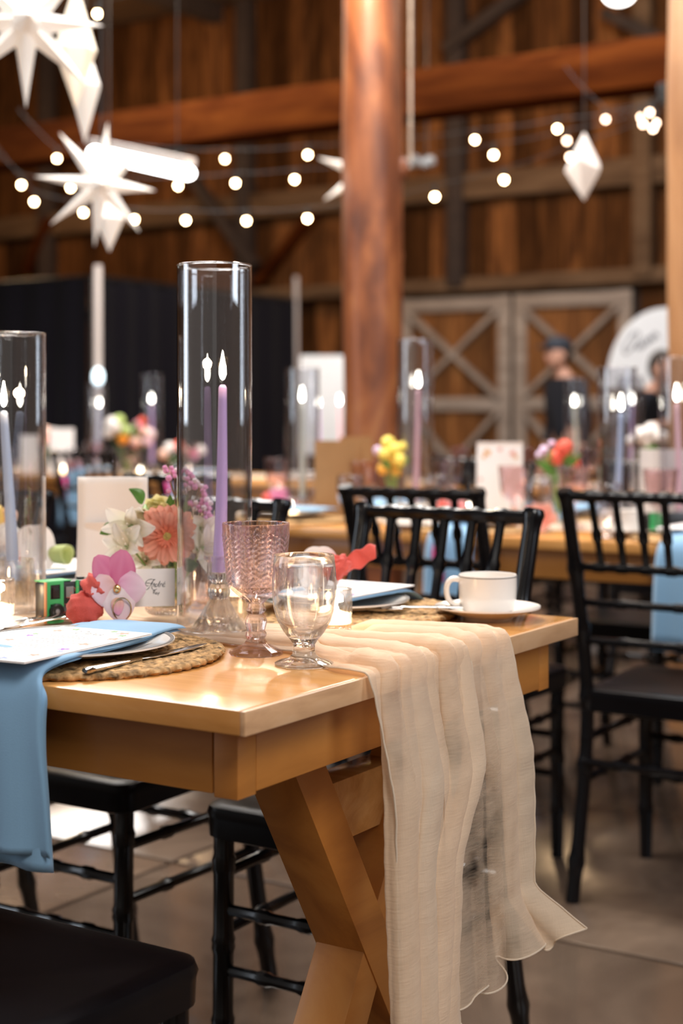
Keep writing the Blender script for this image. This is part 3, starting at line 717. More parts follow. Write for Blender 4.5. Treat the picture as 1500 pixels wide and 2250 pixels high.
# paper stars and lanterns
def star(label, px, py, D, R, n, rot, mat, ry=0.0, tiltx=0.0, rin=.36, depth=.42, scales=None, cord=True):
    p = at(px, py, D); t = thing('paper_star', label, 'star', tuple(p), TH+ry)
    vs = [(0, -R*depth, 0), (0, R*depth, 0)]; fs = []
    for k in range(n):
        a = rot+2*pi*k/n; rr = R*(scales[k] if scales else 1); vs.append((rr*cos(a), 0, rr*sin(a)))
        a2 = a+pi/n; vs.append((R*rin*cos(a2), 0, R*rin*sin(a2)))
    for k in range(n):
        tip = 2+2*k; va = 3+2*k; vb = 3+2*((k-1) % n)
        # each ray is a four sided spike with a ridge front and back
    for k in range(n):
        a = rot+2*pi*k/n; rr = R*(scales[k] if scales else 1)
        tip = Vector((rr*cos(a), 0, rr*sin(a)))
        v1 = Vector((R*rin*cos(a+pi/n), 0, R*rin*sin(a+pi/n))); v0 = Vector((R*rin*cos(a-pi/n), 0, R*rin*sin(a-pi/n)))
        fr = Vector((0, -R*depth*.55, 0)); bk = Vector((0, R*depth*.55, 0))
        m = MB(); m.add([fr, bk, v0, v1, tip], [(0, 2, 4), (0, 4, 3), (1, 4, 2), (1, 3, 4)])
        m.xform(Matrix.Rotation(tiltx, 4, 'X')).build('ray', mat, t, smooth=False)
    # one ray to the front
    m = MB(); q = R*rin*.62
    ring = [(q*cos(rot+2*pi*(k+.5)/n), -R*depth*.25, q*sin(rot+2*pi*(k+.5)/n)) for k in range(n)]
    m.add(ring+[(R*.08, -R*.80, -R*.10)], [(k, (k+1) % n, n) for k in range(n)]); m.xform(Matrix.Rotation(tiltx, 4, 'X')).build('front_ray', mat, t, smooth=False)
    if cord: MB().tube([(0, 0, R*.3), (0, 0, 2.2)], .003, 5).build('cord', M['cable'], t)
    return t
def lantern(label, px, py, D, rad, top, bot, mat, ry=0.2, n=6, sk=0.0):
    p = at(px, py, D); t = thing('paper_lantern', label, 'lantern', tuple(p), TH+ry)
    for k in range(n):
        a0 = 2*pi*k/n; a1 = 2*pi*(k+1)/n
        c0 = Vector((rad*cos(a0), rad*sin(a0), sk*(1 if k % 2 else -1)*rad)); c1 = Vector((rad*cos(a1), rad*sin(a1), sk*(-1 if k % 2 else 1)*rad))
        MB().add([(0, 0, top), c0, c1, (0, 0, -bot)], [(0, 1, 2), (3, 2, 1)]).build('facet', mat, t, smooth=False, weld=False)
    MB().tube([(0, 0, top-.01), (0, 0, 2.4)], .0025, 5).build('cord', M['cable'], t)
    return t
star('big white folded paper star cut off by the top left corner', 57, 50, 3.9, .222, 8, -pi/2, M['starlit'], ry=.15, scales=[1, 1.0, .9, 1, 1.2, 1, .9, 1], rin=.30)
star('white eight-pointed paper star hanging below the big one, overlapping the tube light', 222, 405, 4.9, .215, 8, radians(264), M['starlit'], ry=.08, scales=[.95, .92, .82, .7, .95, 1.0, 1.0, .98], rin=.27)
star('white paper star half hidden behind the central log post', 800, 380, 7.2, .235, 7, pi*.905, M['starlit'], ry=.1, rin=.28)
lantern('tall warm-lit faceted paper lantern between the two paper stars, upper half', 166, 110, 4.35, .060, .20, .17, M['starwarm'])
lantern('tall cream faceted paper lantern hanging just below the warm-lit one', 186, 190, 4.5, .052, .15, .17, M['starlit'], ry=.7)
lantern('narrow faceted paper lantern under the lower white star', 240, 480, 5.2, .052, .10, .115, M['starlit'], ry=.4)
lantern('white diamond-shaped paper lantern on the right above the crossed doors', 1283, 365, 5.9, .075, .135, .135, M['starpaper'], ry=.5, n=5, sk=.25)

# ================================================================== TABLES
TW, TLEN = .853, 2.44
def farm_table(label, x1, y0, group=None):
    t = thing('farm_table', label, 'table', (x1-TLEN/2, y0+TW/2, 0), 0, group)
    L, Wd = TLEN/2, TW/2
    MB().box((0, 0, .7465), (2*L-.012, 2*Wd, .027)).build('tabletop', M['pine'], t, bevel=.0025)
    for s_ in (1, -1): MB().box((s_*(L-.003), 0, .7463), (.0065, 2*Wd-.001, .0262)).build('end_grain_edge', M['pine_slab'], t, bevel=.001)
    i = .033
    for s_ in (1, -1):
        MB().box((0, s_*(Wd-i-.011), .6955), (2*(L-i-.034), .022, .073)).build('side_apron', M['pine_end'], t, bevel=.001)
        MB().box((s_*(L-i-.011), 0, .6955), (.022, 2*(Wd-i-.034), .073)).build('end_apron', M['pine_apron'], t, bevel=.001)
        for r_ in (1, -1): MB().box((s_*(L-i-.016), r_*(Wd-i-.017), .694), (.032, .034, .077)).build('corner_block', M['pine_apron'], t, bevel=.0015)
        xa, xb = s_*(L-.095), s_*(L-.172)
        for d, e in ((1, 0), (-1, .002)):
            m = MB(); z0, z1 = 0.0, .659; h = .0335
            va = d*(.3745-z0)/1.63; vb = d*(.3745-z1)/1.63
            xs = (xa-s_*e, xb+s_*e)
            m.add([(x, v, z) for x in xs for (v, z) in ((va-h, z0), (va+h, z0), (vb+h, z1), (vb-h, z1))],
                  [(0, 1, 2, 3), (7, 6, 5, 4), (0, 4, 5, 1), (1, 5, 6, 2), (2, 6, 7, 3), (3, 7, 4, 0)])
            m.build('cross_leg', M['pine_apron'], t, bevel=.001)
        MB().box((s_*(L-.150), .01, .5545), (.05, .235, .079)).build('upper_rail', M['pine'], t, bevel=.001)
    return t
farm_table('golden pine table in the foreground with cream gauze hanging over its end', 0, 0)
farm_table('second pine table, behind the foreground one, with black chairs along its near side', .34, 2.16)
farm_table('blurred table far left in front of the black drape, with blue napkins over its edge', -2.75, 4.40)
farm_table('blurred table far right in front of the crossed doors', -.12, 4.40)

# ================================================================== CHAIRS
def make_chair(label, loc, rz):
    t = thing('dining_chair', label, 'chair', loc, rz); B = M['black']
    # seat: rounded trapezoid with soft edge
    ol = []
    for cx, cy, r, a0 in [(.147, .165, .035, 0), (-.147, .165, .035, 90), (-.145, -.16, .025, 180), (.145, -.16, .025, 270)]:
        for k in range(6):
            a = radians(a0+18*k); ol.append((cx+r*cos(a)*1.0, cy+r*sin(a)))
    prof = [(.94, .408), (.985, .412), (.99, .44), (1.0, .448), (.985, .458), (.93, .462), (.80, .459), (.0, .457)]
    vs = []; n = len(ol)
    for s_, z in prof: vs += [(x*s_, y*s_, z) for x, y in ol]
    fs = [(i*n+k, i*n+(k+1) % n, (i+1)*n+(k+1) % n, (i+1)*n+k) for i in range(len(prof)-1) for k in range(n)]+[tuple(reversed(range(n)))]
    MB().add(vs, fs).build('seat', M['black_seat'], t, angle=50)
    for s_ in (-1, 1):
        MB().bamboo((s_*.155, .168, .415), (s_*.155, .172, 0), .0165, [.12, .42, .72], .0195, 12, .85).build('leg', B, t)
        m = MB(); pts = [Vector((s_*.168, -.235, 0)), Vector((s_*.163, -.185, .25)), Vector((s_*.160, -.172, .44)), Vector((s_*.164, -.212, .68)), Vector((s_*.168, -.275, .905))]
        rr = []; pp = []
        def sm(u):
            q = u*(len(pts)-1); i = min(int(q), len(pts)-2); f = q-i
            a, b, c, d = pts[max(i-1, 0)], pts[i], pts[i+1], pts[min(i+2, len(pts)-1)]
            return .5*((2*b)+(c-a)*f+(2*a-5*b+4*c-d)*f*f+(3*b-a-3*c+d)*f**3)
        nodes = [.10, .30, .50, .66, .80, .985]
        for k in range(0, 61):
            u = k/60; nr = min(abs(u-q) for q in nodes); pp.append(sm(u)); rr.append(.0155+(.0045 if nr < .009 else (.0015 if nr < .02 else 0)))
        m.tube(pp, rr, 12); m.build('back_post', B, t)
    for z in (.35, .26):
        for s_ in (-1, 1): MB().bamboo((s_*.155, .168, z), (s_*.162, -.19, z+.0), .009, [.3, .7], .012).build('side_rung', B, t)
    for z in (.295, .20): MB().bamboo((-.153, .17, z), (.153, .17, z), .009, [.25, .5, .75], .012).build('front_rung', B, t)
    MB().bamboo((-.16, -.19, .30), (.16, -.19, .30), .009, [.25, .5, .75], .012).build('rear_rung', B, t)
    def by(z): return -.212+(-.063)*(z-.68)/.225 if z > .68 else -.172-.04*(z-.44)/.24
    for nm, z, r, nd in [('top_rail', .892, .0115, [.17, .33, .5, .67, .83]), ('middle_rail', .735, .0095, [.17, .33, .5, .67, .83]), ('lower_rail', .655, .0085, [.3, .7]), ('lower_rail', .57, .0085, [.3, .7])]:
        MB().bamboo((-.164, by(z), z), (.164, by(z), z), r, nd, r*1.3).build(nm, B, t)
    for k in range(5):
        x = -.164+.328*(k+1)/6
        MB().bamboo((x*.93, by(.735), .735), (x, by(.892), .892), .0085, [.45], .0125, 8).build('spindle', B, t)
    return t
ch0 = make_chair('black chair at the far side of the foreground table, back behind the coffee cup', (-.345, .80, 0), pi)
def chair(x, y, rz, label, group=None): return dup(ch0, (x, y, 0), rz, label, group)
chair(-.292, -.112, 0, 'black chair in the bottom left corner, only its dark seat showing')
chair(-.88, .825, pi, 'black chair tucked under the foreground table, shiny seat showing beside the blue napkin')
chair(-1.50, .84, pi, 'black chair at the far left of the foreground table, mostly behind the blue napkin')
chair(-.747, 1.92, 0, 'black chair at the second table whose back shows just behind the cup-side chair')
chair(-.255, 2.03, 0, 'black chair at the right edge, closest complete chair back on the right')
chair(-1.69, 2.27, 0, 'black chair back seen behind the flower vase')
for x, l in [(-.20, 'black chair on the far side of the second table, rightmost'), (-.80, 'black chair beyond the second table, seen right of the gauze'),
             (-1.42, 'black chair on the far side of the second table, behind the upright kraft card')]:
    chair(x, 3.08, pi, l)
chair(-3.62, 4.02, 0, 'blurred black chair back in front of the far left table, under the orange bouquet')
chair(-4.35, 4.12, 0, 'blurred black chair at the far left table, next to the left picture edge')
for x, q in ((-3.2, 'right'), (-4.6, 'left')): chair(x, 5.30, pi, 'blurred black chair behind the far left table, the %s one of two' % q, 'chairs behind the far left table')
for x, q in ((-1.75, 'leftmost'), (-1.05, 'middle'), (-.35, 'rightmost')): chair(x, 4.16, 0, q+' blurred black chair along the near side of the far right table', 'chairs along the near side of the far right table')
for x, q in ((-1.9, 'leftmost'), (-1.2, 'middle'), (-.5, 'rightmost')): chair(x, 5.42, pi, q+' blurred black chair behind the far right table', 'chairs behind the far right table')

# ================================================================== TABLEWARE PROTOTYPES (local origin on the table top)
TZ = .76
# woven round mat: one braid per coil
def make_mat(label, loc, rz, R=.185):
    t = thing('placemat', label, 'placemat', loc, rz)
    r = R; step = .0118; k = 0
    while r > .07:
        n = max(10, int(2*pi*r/.0165)); seg = n*5; cs = 8
        vs = []
        for i in range(seg):
            a = 2*pi*i/seg
            for j in range(cs):
                b = 2*pi*j/cs
                lump = .0042+.0032*abs(sin(a*n/2+b*.5+k))**.7+.0005*sin(a*37+b*3)
                rr = r+lump*1.25*cos(b); vs.append((rr*cos(a), rr*sin(a), .0052+lump*.74*sin(b)+.0012*sin(a*3+k*.7)))
        fs = [(i*cs+j, ((i+1) % seg)*cs+j, ((i+1) % seg)*cs+(j+1) % cs, i*cs+(j+1) % cs) for i in range(seg) for j in range(cs)]
        MB().add(vs, fs).build('braid', M['straw'], t, weld=False, angle=60)
        r -= step; k += 1
    MB().lathe([(0, .001), (r+.008, .001), (r+.008, .009), (0, .011)], 40).build('mat_centre', M['straw'], t)
    return t
def far_mat(label, loc, R=.18, group=None):
    t = MB().lathe([(0, 0), (R-.01, 0), (R, .005), (R-.012, .011), (0, .012)], 36, c=(0, 0, 0)).build('placemat', M['straw'], None, loc)
    return tag(t, label, 'placemat', group)
def make_plate(label, loc, rz, R=.13):
    t = thing('dinner_plate', label, 'plate', loc, rz)
    MB().lathe([(0, 0), (R*.58, 0), (R*.62, .003), (R*.93, .0115), (R, .0140), (R*1.0, .0162), (R*.95, .0152), (R*.68, .0075), (R*.6, .005), (0, .005)], 56).build('dish', M['porcelain'], t, angle=60)
    MB().lathe([(R*.955, .0158), (R*.985, .0167), (R*.99, .0165), (R*.96, .0157)], 56).build('rim_line', M['rimgrey'], t)
    return t
def make_cup(label, loc, rz):
    t = thing('coffee_cup', label, 'cup', loc, rz)
    MB().lathe([(0, .0), (.029, 0), (.031, .003), (.040, .008), (.0425, .020), (.0435, .040), (.0437, .0595), (.043, .0605), (.042, .0595), (.0415, .040), (.040, .020), (.034, .010), (0, .009)], 48).build('bowl', M['porcelain'], t)
    MB().lathe([(.0434, .0570), (.0440, .0576), (.0440, .0583), (.0434, .0589)], 48).build('rim_line', M['rimgrey'], t)
    pts = [(-.041, 0, .052), (-.052, 0, .056), (-.061, 0, .050), (-.0635, 0, .036), (-.060, 0, .022), (-.051, 0, .014), (-.041, 0, .016)]
    m = MB(); m.tube(pts, [.0052, .0052, .005, .0046, .0046, .005, .0055], 10); m.xform(Matrix.Scale(1.25, 4, (0, 1, 0))); o = m.build('handle', M['porcelain'], t)
    sm_ = o.modifiers.new('s', 'SUBSURF'); sm_.levels = 1; sm_.render_levels = 2
    return t
def make_saucer(label, loc, rz):
    t = thing('saucer', label, 'saucer', loc, rz)
    R = .079
    MB().lathe([(0, 0), (.036, 0), (.040, .004), (.066, .013), (R, .0175), (R, .020), (.066, .0155), (.040, .008), (.032, .0065), (0, .006)], 56).build('dish', M['porcelain'], t)
    return t
GOB = [(0, 0), (.033, 0), (.0345, .002), (.033, .005), (.024, .009), (.015, .014), (.0115, .020), (.0140, .024), (.0135, .027), (.0115, .030), (.0128, .034), (.0145, .041), (.0128, .048), (.0095, .052),
       (.0130, .056), (.0115, .060), (.0105, .065), (.0150, .070), (.0260, .077), (.0335, .086), (.0368, .098), (.0385, .115), (.0400, .132), (.0414, .148), (.0420, .152), (.0422, .155), (.0432, .1665), (.0428, .1680), (.0418, .1665),
       (.0404, .155), (.0385, .132), (.0368, .115), (.0350, .099), (.0310, .088), (.0200, .079), (0, .075)]
def make_goblet(label, loc, rz, mat, cat='goblet', hi=True):
    t = thing('pressed_goblet', label, cat, loc, rz)
    outer = GOB[:28]; inner = GOB[28:]
    # resample the bowl so the chevron relief has something to bend
    seg = 168 if hi else 24
    prof = []
    for a, b in zip(GOB[:-1], GOB[1:]):
        bowl = a[1] > .074 and b[1] > a[1] and b[1] < .153 and a[0] > .025
        n = max(1, int((b[1]-a[1])/.0011)) if (hi and bowl) else 1
        for k in range(n): u = k/n; prof.append((a[0]*(1-u)+b[0]*u, a[1]*(1-u)+b[1]*u))
    prof.append(GOB[-1]); top = max(range(len(prof)), key=lambda i: prof[i][1])
    def fn(i, r, z, a):
        if r < .002 or not hi: return r
        if i < top and .076 < z < .153:
            c = a*14/(2*pi); f = abs((c % 1)-.5)*2          # 14 herringbone columns
            ch = ((z/.0066)+f*.85) % 1; rel = .0015*(1-abs(ch*2-1))*min(1, (1-f)*5+.15)
            fade = min(1, (z-.076)/.01)
            return r+(rel+(.0009 if f > .88 else 0))*fade
        if i < top and .153 <= z < .164:
            c = a*28/(2*pi) % 1; return r+.0006*sin(pi*c)
        if z < .012: return r*(1+.010*cos(a*14))
        if z < .07: return r*(1+.02*cos(a*8))
        return r
    MB().lathe(prof, seg, fn=fn).build('glass', mat, t, angle=24 if hi else 40)
    return t
def make_waterglass(label, loc, rz, mat):
    t = thing('water_glass', label, 'glass', loc, rz)
    prof = [(0, .002), (.034, 0), (.0358, .001), (.036, .0025), (.030, .0055), (.019, .0085), (.0145, .013), (.0132, .019), (.0135, .025), (.0165, .030), (.0250, .040), (.0325, .053), (.0373, .069), (.0395, .086),
            (.0394, .104), (.0383, .120), (.0368, .1335), (.0362, .1345), (.0356, .1335), (.0370, .120), (.0381, .104), (.0382, .086), (.0360, .070), (.0312, .055), (.0230, .044), (.0120, .0375), (0, .036)]
    MB().lathe(prof, 64).build('glass', mat, t, angle=60)
    return t
def flame(parent, x, y, z, s=1.0):
    prof = [(0, 0), (.0028, .003), (.0048, .009), (.0045, .017), (.0026, .027), (.0010, .036), (0, .041)]
    MB().tube([(x, y, z-.006), (x+.0004, y, z+.003)], .0007, 6).build('wick', M['ink'], parent)
    MB().lathe([(r*s, q*s) for r, q in prof], 12, c=(x, y, z)).build('flame', M['flame_core'], parent)
def candle_light(loc, power):
    lamp('candle_light', 'POINT', loc, power, (1.0, .66, .34), soft=.008)
def make_votive(label, loc, rz, lit=True, R=.0225, H=.058):
    t = thing('votive_holder', label, 'candle holder', loc, rz)
    prof = []
    for k in range(0, 26):
        z = .001+(H-.003)*k/25; prof.append((R*(.93+.09*k/25), z))
    prof = [(0, 0), (R*.8, 0)]+prof+[(R*1.03, H-.001), (R*.98, H), (R*.94, H-.001), (R*.86, .010), (0, .008)]
    def fn(i, r, z, a):
        if r < R*.5 or i > 27: return r
        f = .0007*abs(sin(a*10+z*160))+.0007*abs(sin(a*10-z*160)) if z < H*.68 else (.0006*abs(sin(a*18)) if z < H*.85 else 0)
        return r+f
    MB().lathe(prof, 96, fn=fn).build('cup', M['glass_ribbed'], t, angle=30)
    MB().lathe([(0, .0095), (R*.78, .0095), (R*.78, .024), (0, .0245)], 24).build('tealight', M['glow'] if lit else M['wax_white'], t)
    if lit: flame(t, 0, 0, .026, .62)
    return t
def make_holder(label, loc, rz):
    t = thing('candlestick', label, 'candlestick', loc, rz)
    prof = [(0, .001), (.037, 0), (.0385, .002), (.036, .005), (.027, .017), (.018, .034), (.0125, .042), (.0145, .046), (.0158, .051), (.0150, .058), (.0105, .063), (.0105, .066), (.0150, .070), (.0165, .076), (.0160, .093), (.0205, .098), (.0205, .103), (.0118, .103), (.0115, .078), (0, .078)]
    MB().lathe(prof, 96, fn=lambda i, r, z, a: r*(1+(.055*abs(cos(a*6))-.03 if .001 < z < .042 else (.03*cos(a*10) if z < .1 else 0)))).build('glass', M['glass'], t, angle=25)
    return t
def make_taper(label, loc, wax, z0=.08, H=.345, lean=(0, 0), r0=.0098, r1=.0058, fs=1.0):
    t = thing('taper_candle', label, 'candle', loc)
    n = 14; pts = []; rs = []
    for k in range(n+1):
        u = k/n; pts.append((lean[0]*u+.0015*sin(u*4), lean[1]*u, z0+(H-z0)*u)); rs.append(r0+(r1-r0)*u)
    pts.append((pts[-1][0], pts[-1][1], H+.004)); rs.append(r1*.55)
    MB().tube(pts, rs, 20).build('wax', wax, t, angle=60)
    flame(t, pts[-1][0], pts[-1][1], H+.010, fs)
    return t
def make_tube(label, loc, H, R=.0525, hi=True):
    t = thing('glass_cylinder', label, 'candle shade', loc)
    MB().lathe([(R, .002), (R, H)], 72 if hi else 40).build('shade_glass', M['glass_tube' if hi else 'glass_tube_far'], t, weld=False)
    if not hi: MB().lathe([(R-.003, .002), (R-.003, H)], 40).build('inner_glass', M['glass_tube_far'], t, weld=False)
    if hi:
        MB().lathe([(R-.0026, .002), (R-.0026, H)], 72).build('inner_glass', M['glass_tube'], t, weld=False)
        prof = [(R-.0013+.0016*cos(a), H+.0014*sin(a)) for a in [2*pi*k/10 for k in range(11)]]
        MB().lathe(prof, 72).build('rim', M['glass_rim'], t)
        MB().lathe([(q, z-H+.0015) for q, z in prof], 72).build('foot_rim', M['glass_rim'], t)
    else:
        prof = [(R+.0015*cos(a), H+.0015*sin(a)) for a in [2*pi*k/6 for k in range(7)]]
        MB().lathe(prof, 30).build('rim', M['glass_far'], t)
    return t
def make_knife(label, loc, rz, rot=None):
    t = thing('knife', label, 'knife', loc, rz)
    if rot: t.rotation_euler = rot
    m = MB(); pts = []; rs = []
    prof = [(0, .004), (.003, .0068), (.012, .0072), (.04, .0062), (.075, .0048), (.092, .0045)]
    m.tube([(0, y, 0) for y, r in prof], [r for y, r in prof], 12); m.xform(Matrix.Scale(.55, 4, (0, 0, 1))); m.build('handle', M['steel'], t)
    ol = [(-.0045, .09), (.0045, .09), (.0095, .11), (.0105, .16), (.0085, .195), (.0015, .212), (-.004, .205), (-.005, .15)]
    MB().prism(ol, -.0008, .0008).build('blade', M['steel'], t, bevel=.0003)
    return t
def make_fork(label, loc, rz, rot=None):
    t = thing('fork', label, 'fork', loc, rz)
    if rot: t.rotation_euler = rot
    m = MB(); prof = [(0, .004), (.01, .0068), (.05, .005), (.10, .0028), (.125, .0030), (.135, .006)]
    m.tube([(0, y, .002+.006*sin(y*15)) for y, r in prof], [r for y, r in prof], 10); m.xform(Matrix.Scale(.45, 4, (0, 0, 1))); m.build('handle', M['steel'], t)
    MB().prism([(-.006, .133), (.006, .133), (.0118, .146), (.0118, .155), (-.0118, .155), (-.0118, .146)], .0005, .0025).build('neck', M['steel'], t, bevel=.0004)
    for k in range(4):
        x = -.0095+.0063*k
        MB().tube([(x, .152, .0015), (x, .165, .0005), (x, .18, .001), (x, .197, .004)], [.0018, .0017, .0014, .0008], 6).build('tine', M['steel'], t)
    return t
def curl(p, a=0): return p
# flower shaped card with a ribbon knot: petals are parts, the ribbon is tied through it
def flat_petal(parent, mat, ang, L, Wd, c0, c1, y=0.0, off=0.0, cup=.06, name='petal', pw=.75, org=(0, 0)):
    def f(i, j):
        u = i; q = (j-.5)*2
        wdt = Wd*.5*(sin(pi*min(1, u**pw*.96+.02)))**.62
        a = L*u; b = wdt*q
        x = a*cos(ang)-b*sin(ang); z = a*sin(ang)+b*cos(ang)
        return (org[0]+x, y-cup*L*(u*u)+cup*.6*Wd*q*q, org[1]+z)
    def c(i, j):
        q = abs((j-.5)*2); u = i; k = min(1, u*1.15); s_ = .06*sin(q*34+u*3)*(1-u)
        col = [c0[n]*(1-k)+c1[n]*k+s_ for n in range(3)]
        e = max(0, q-.75)*1.2
        return tuple(max(0, v*(1-e*.25)) for v in col)
    return MB().grid(12, 9, f, c).build(name, mat, parent, weld=False)
def ribbon(parent, mat, side=1, loose=True):
    """crumpled knot with a soft pouch of cloth, built to the given side of the card"""
    def lum(d):
        return 1+.16*sin(d.x*7+d.z*5)+.11*sin(d.y*9-d.z*8)+.05*sin(d.x*21+d.z*13)
    MB().ball((side*-.030, .012, .046), .0185, 28, 20, (1.0, .8, .95), lum).build('knot', mat, parent, angle=60)
    if loose:
        MB().ball((side*-.045, .014, .018), .030, 30, 22, (.86, .62, 1.0), lambda d: (1+.06*sin(d.x*9+d.z*4)+.05*sin(d.z*12+d.y*6))*(1-.28*max(0, d.z))).build('ribbon_loop', mat, parent, angle=60)
def hairs(parent, mat, cen, R, n, sc=(1, 1, 1)):
    m = MB()
    for _ in range(n):
        d = Vector((rnd(-1, 1), rnd(-1, .4), rnd(-1, 1))).normalized()
        a = Vector((cen[0]+d.x*R*sc[0], cen[1]+d.y*R*sc[1], cen[2]+d.z*R*sc[2])); e = a+d*rnd(.001, .0035)+Vector((rnd(-.002, .002), 0, rnd(-.002, .001)))
        m.tube([a, e], .00018, 3)
    tag(m.build('frayed_threads', mat, parent, weld=False), kind='stuff')
PK = (.62, .10, .22); PK2 = (.74, .22, .36); PL = (.86, .62, .68); PL2 = (.80, .34, .50); PC = (.90, .74, .70)
def make_tag(label, loc, rz, ribmat, sc=1.0, simple=False):
    t = thing('orchid_card', label, 'napkin ring', loc, rz)
    m = M['tag']; O = (0, .047)
    flat_petal(t, m, radians(124), .052, .042, PK, PK2, .0015, org=O)
    flat_petal(t, m, radians(80), .052, .045, PK, PK2, .0007, org=O)
    flat_petal(t, m, radians(192), .036, .052, (.80, .42, .36), PL, -.0002, org=(0, .045))
    flat_petal(t, m, radians(-3), .040, .050, PL2, PL, -.0006, org=(0, .045))
    flat_petal(t, m, radians(-82), .050, .046, PC, PL, -.0012, org=O, name='lip_petal')
    flat_petal(t, m, radians(-86), .024, .018, (.86, .50, .30), PL2, -.004, org=(0, .032), name='inner_petal')
    MB().ball((0, -.003, .044), .0055, 10, 8, (1, .7, 1.2)).build('column', M['gold'], t)
    ring = [(.007+.0125*cos(a), -.004-.002*sin(a), .016+.0155*sin(a)) for a in [2*pi*k/28 for k in range(29)]]
    MB().tube(ring, .0010, 6, cap=False).build('wire_ring', M['gold'], t)
    ribbon(t, ribmat, 1, True)
    return t

# ================================================================== CLOTHS AND CARDS
def lerp(tab, x):
    for (a, b), (c, d) in zip(tab[:-1], tab[1:]):
        if x <= c: u = max(0, (x-a)/(c-a)); u = u*u*(3-2*u); return b+(d-b)*u
    return tab[-1][1]
def sheet(path, xr, xl, thick, rip, m=22, seg_sub=6):
    """folded cloth: a flat closed tube of cloth laid along a path in the y-z plane; xr/xl(u) = right/left edge, rip(u, q) = push along the surface normal"""
    P = [Vector((0, y, z)) for y, z in path]; q = [P[0]]+P+[P[-1]]; pts = []
    for i in range(1, len(q)-2):
        for k in range(seg_sub):
            u = k/seg_sub; a, b, c, d = q[i-1], q[i], q[i+1], q[i+2]
            pts.append(.5*((2*b)+(c-a)*u+(2*a-5*b+4*c-d)*u*u+(3*b-a-3*c+d)*u**3))
    pts.append(P[-1]); n = len(pts); vs = []; L = 2*m
    for i, p in enumerate(pts):
        u = i/(n-1); t = (pts[min(i+1, n-1)]-pts[max(i-1, 0)]).normalized(); nn = Vector((0, t.z, -t.y))
        if nn.z < 0 or (abs(nn.z) < .3 and nn.y > 0): nn = -nn if (nn.z < -.3 or nn.y > 0) else nn
        for j in range(L):
            if j < m: w_ = j/(m-1); side = 1
            else: w_ = 1-(j-m)/(m-1); side = 0
            e = sqrt(max(0, 1-(abs(w_*2-1))**6))
            x = xr(u)*(1-w_)+xl(u)*w_
            pt = p+nn*(rip(u, w_)+(thick(u)*e if side else 0))
            vs.append((x, pt.y, pt.z))
    fs = [(i*L+j, i*L+(j+1) % L, (i+1)*L+(j+1) % L, (i+1)*L+j) for i in range(n-1) for j in range(L)]
    fs += [tuple(range(L)), tuple(range((n-1)*L, n*L))]
    return MB().add(vs, fs)
# blue napkin under the menu and down over the table edge; local origin = setting centre on the table top, diner on the -y side
def make_napkin(label, loc, rz, hang=.185):
    t = thing('napkin', label, 'napkin', loc, rz)
    yb = -loc_edge
    top = [(.160, .0215), (.11, .0250), (.05, .0225), (-.03, .0220), (-.09, .0240), (-.128, .0255), (-.150, .019), (yb-.006, .010), (yb-.018, -.008), (yb-.024, -.05), (yb-.027, -hang*.6), (yb-.028, -hang)]
    low = [(.154, .0178), (.11, .0213), (.05, .0185), (-.03, .0182), (-.09, .0205), (-.128, .0220), (-.148, .014), (yb-.002, .004), (yb-.011, -.013), (yb-.015, -.05), (yb-.017, -hang*.6), (yb-.018, -hang-.018)]
    def rip(u, w_):
        k = max(0, (u-.55)/.45); return .0012*sin(w_*9+u*4)*(.35+2*k)+.007*k*sin(w_*17+1.2+u*2)*k + .0006*sin(u*23+w_*5)
    def xr(u): return lerp([(0, .052), (.12, .066), (.3, .090), (.45, .112), (.56, .104), (.75, .122), (1, .139)], u)
    def xl(u): return lerp([(0, -.078), (.3, -.06), (.5, -.05), (.6, -.05), (1, -.06)], u)
    sheet(top, xr, xl, lambda u: .0040, rip).build('folded_cloth', M['blue_cloth'], t, angle=180)
    sheet(low, lambda u: xr(u)-.004+.003*sin(u*19), lambda u: xl(u)-.03, lambda u: .0030, lambda u, w_: rip(u, w_+.17)*.7).build('under_fold', M['blue_cloth'], t, angle=180)
    # corner turned to the side of the plate
    return t
MENU_STR = [[(0, 60), (10, 30), (20, 0), (28, 40), (32, 55), (45, 10), (55, 0), (55, 40), (60, 58), (68, 50)], [(70, 46), (82, 38), (82, 28), (72, 30), (68, 48), (78, 58), (88, 50)],
            [(90, 30), (92, 58)], [(93, 45), (104, 28), (108, 40), (108, 58), (115, 52)], [(120, 30), (118, 52), (128, 58), (136, 42), (138, 30)], [(137, 35), (138, 55), (146, 52)]]
